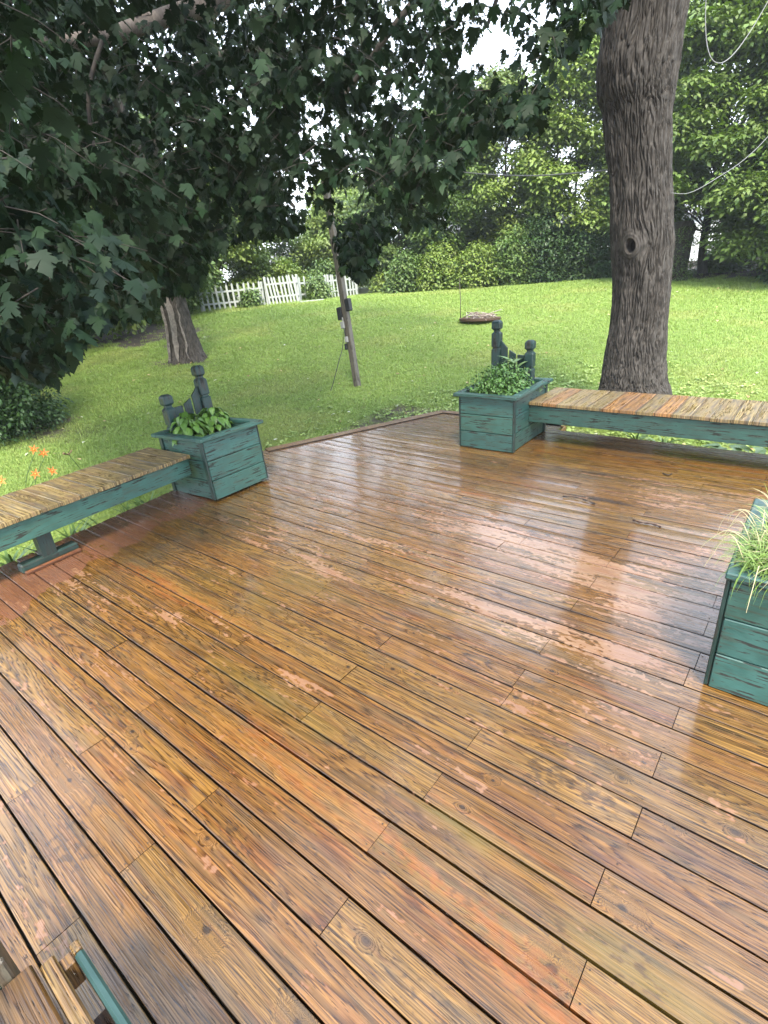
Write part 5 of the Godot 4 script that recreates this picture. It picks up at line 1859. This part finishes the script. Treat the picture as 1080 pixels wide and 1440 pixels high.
func build_grass() -> void:
	var tufts := []
	for v in 3:
		var b := MB.new()
		var r := RandomNumberGenerator.new()
		r.seed = 700 + v
		for k in 9:
			var a := r.randf_range(0, TAU)
			var cc := r.randf_range(.75, 1.05)
			b.col = Color(cc * r.randf_range(.9, 1.15), cc, cc * .9)
			blade(b, Vector3(r.randfn(0, .022), 0, r.randfn(0, .022)), Vector3(cos(a), 0, sin(a)), r.randf_range(.030, .068), r.randf_range(.3, 1.1), r.randf_range(.0016, .0028), 2)
		tufts.append(b.mesh())
	var gm := leaf_mat(lin(.33, .45, .115), lin(.34, .43, .08), .6)
	var n := noise(24, 0.28, 3)
	var n2 := noise(25, 1.7, 3)
	var trunk1 := Vector2(-1.9, -7.57)
	var xfs := [[], [], []]
	var cols := [PackedColorArray(), PackedColorArray(), PackedColorArray()]
	var total := 0
	while total < 235000:
		var az := deg_to_rad(rf(-82, 2))
		var rad := 3.4 * pow(26.0 / 3.4, pow(rng.randf(), 0.72))
		var x := sin(az) * rad
		var z := -cos(az) * rad
		total += 1
		if on_deck(x, z): continue
		if rng.randf() < bare(x, z) * 0.96: continue
		var p := Vector2(x, z)
		if p.distance_to(trunk1) < .5: continue
		var s := rf(.75, 1.25) * (1.0 + maxf(0, rad - 8.0) * 0.055)
		var dry := smoothstep(0.05, 0.55, n.get_noise_2d(x, z)) * 0.7 + 0.25 * n2.get_noise_2d(x, z)
		var v := rf(.75, 1.1)
		var c := Color(v, v, v).lerp(Color(v * 1.42, v * 1.06, v * 1.5), clampf(dry, 0, 1) * .65)
		var k := rng.randi() % 3
		xfs[k].append(Transform3D(Basis(Vector3.UP, rf(0, TAU)).rotated(Vector3.RIGHT, rf(-.15, .15)).scaled(Vector3(s, s * rf(.8, 1.15), s)), Vector3(x, ground(x, z) - .004, z)))
		cols[k].append(c)
	for k in 3:
		tag(copies("grass", tufts[k], gm, self, xfs[k], cols[k]), "short mown grass covering the back lawn", "grass", "grass of the lawn")
	# fallen leaves and clover heads scattered over the lawn
	var fm := ovate_leaf(.36, .2, .2, 2)
	var fx := []
	var fc := PackedColorArray()
	for k in 380:
		var az := deg_to_rad(rf(-75, 0))
		var rad := rf(5.5, 20.0)
		var x := sin(az) * rad
		var z := -cos(az) * rad
		if on_deck(x, z): continue
		fx.append(Transform3D(Basis(Vector3.UP, rf(0, TAU)).rotated(Vector3.RIGHT, rf(-.3, .3)).scaled(Vector3.ONE * rf(.035, .09)), Vector3(x, ground(x, z) + rf(.03, .055), z)))
		var q := rng.randf()
		fc.append(Color(.55, .42, .20) * rf(.5, 1.0) if q < .45 else (Color(.50, .52, .36) * rf(.7, 1.0) if q < .75 else Color(.26, .15, .07)))
	tag(copies("fallen_leaves", fm, plain_mat(Color.WHITE, .7, true), self, fx, fc), "pale fallen leaves and flecks scattered over the lawn", "fallen leaves")
	# low round-leaved ground cover along the deck and out to the big trunk
	var b := MB.new()
	var r := RandomNumberGenerator.new()
	r.seed = 55
	for k in 7:
		var a := r.randf_range(0, TAU)
		var p := Vector3(r.randfn(0, .05), r.randf_range(.015, .05), r.randfn(0, .05))
		var nn := Vector3(r.randf_range(-.5, .5), 1, r.randf_range(-.5, .5)).normalized()
		var xx := nn.cross(Vector3(cos(a), 0, sin(a))).normalized()
		var zz := xx.cross(nn)
		var s := r.randf_range(.014, .024)
		var q := b.v.size()
		b.vert(p, nn)
		for j in 7:
			var an := TAU * j / 6.0
			b.vert(p + (xx * cos(an) + zz * sin(an)) * s + nn * .004, nn)
		for j in 6: b.tri(q, q + 1 + j, q + 2 + j)
	var cm := b.mesh()
	var cx := []
	var cc := PackedColorArray()
	var nn2 := noise(27, .8, 2)
	for k in 6000:
		var az := deg_to_rad(rf(-60, 2))
		var rad := rf(6.0, 12.5)
		var x := sin(az) * rad
		var z := -cos(az) * rad
		if on_deck(x, z): continue
		if Vector2(x, z).distance_to(trunk1) < .5: continue
		var near := 0.0
		# close to the slanted edge, and right of the trunk
		var e := absf((x + 5.2) * 0.92 + (z + 3.93) * 0.39)
		if x < -3.8: near = smoothstep(1.6, 0.2, e + nn2.get_noise_2d(x, z) * .8)
		else: near = smoothstep(11.0, 8.5, rad + nn2.get_noise_2d(x, z) * 2.5)
		if rng.randf() > near: continue
		cx.append(Transform3D(Basis(Vector3.UP, rf(0, TAU)).scaled(Vector3.ONE * rf(.6, 1.1)), Vector3(x, ground(x, z), z)))
		var v := rf(.75, 1.15)
		cc.append(Color(v * rf(.9, 1.1), v, v))
	tag(copies("ground_cover", cm, leaf_mat(lin(.27, .36, .09), lin(.24, .30, .05), .55), self, cx, cc), "round-leaved creeping ground cover along the deck edge", "ground cover")
	# strap leaves of daylily clumps under the left bench and leafy plants under the long bench
	var clump := func(called: String, label: String, cat: String, group: String, at: Vector2, l: float, count: int, w: float, col: Color, tilt: float) -> void:
		var t := thing(called, label, cat, Vector3(at.x, ground(at.x, at.y), at.y), group)
		var m := leaf_mat(col, lin(.07, .11, .02), .45)
		for k in count:
			var bb := MB.new()
			var a := rf(0, TAU)
			blade(bb, Vector3(rf(-.04, .04), 0, rf(-.04, .04)), Vector3(cos(a), 0, sin(a)), l * rf(.6, 1.15), rf(.5, 1.3) * tilt, w * rf(.7, 1.2), 6)
			piece("leaf", bb.mesh(), m, t)
	var k := 0
	for z in [-.75, -1.0, -1.25, -1.55, -1.8, -2.1, -2.35]:
		clump.call("daylily_clump", "strappy daylily clump under the left bench, " + ["nearest the bench foot, left side", "just right of the bench foot", "second right of the bench foot", "third right of the bench foot", "fourth right of the bench foot", "second from the basil planter", "next to the basil planter"][k], "plant", "daylily clumps under the left bench", Vector2(left_edge(z) - rf(.16, .34), z), rf(.34, .48), 20, .011, lin(.11, .20, .04), 1.0)
		k += 1
	for d in [[-1.55, -6.50, .32, .014], [-1.25, -6.46, .34, .014]]:
		clump.call("strap_plant", "tuft of pale strap leaves under the long bench, " + ("left of the two" if d[0] < -1.4 else "right of the two"), "plant", "strap leaf tufts under the long bench", Vector2(d[0], d[1]), d[2] * 1.35, 18, d[3], lin(.15, .24, .07), 1.1)
	var hl := ovate_leaf(.30, .3, .4, 5)
	for d in [[-.62, -6.36, 14, "broad-leaved light green plant under the long bench, left of its twin"], [-.25, -6.33, 14, "broad-leaved light green plant under the long bench, farther right"]]:
		var t := thing("hosta", d[3], "plant", Vector3(d[0], ground(d[0], d[1]), d[1]), "broad-leaved plants under the long bench")
		var m := leaf_mat(lin(.16, .26, .06), lin(.10, .15, .02), .4)
		for j in d[2]:
			var a := rf(0, TAU)
			piece("leaf", hl, m, t, turned(Vector3(cos(a), rf(-.1, .7), sin(a)), Vector3(-cos(a) * .3, 1, -sin(a) * .3), rf(.12, .22), Vector3(cos(a) * .05, rf(.12, .26), sin(a) * .05)))

func on_deck(x: float, z: float) -> bool:
	if z > -3.93: return x > left_edge(z) - .03
	if z > -6.45: return x > board_left(z) - .04
	return false
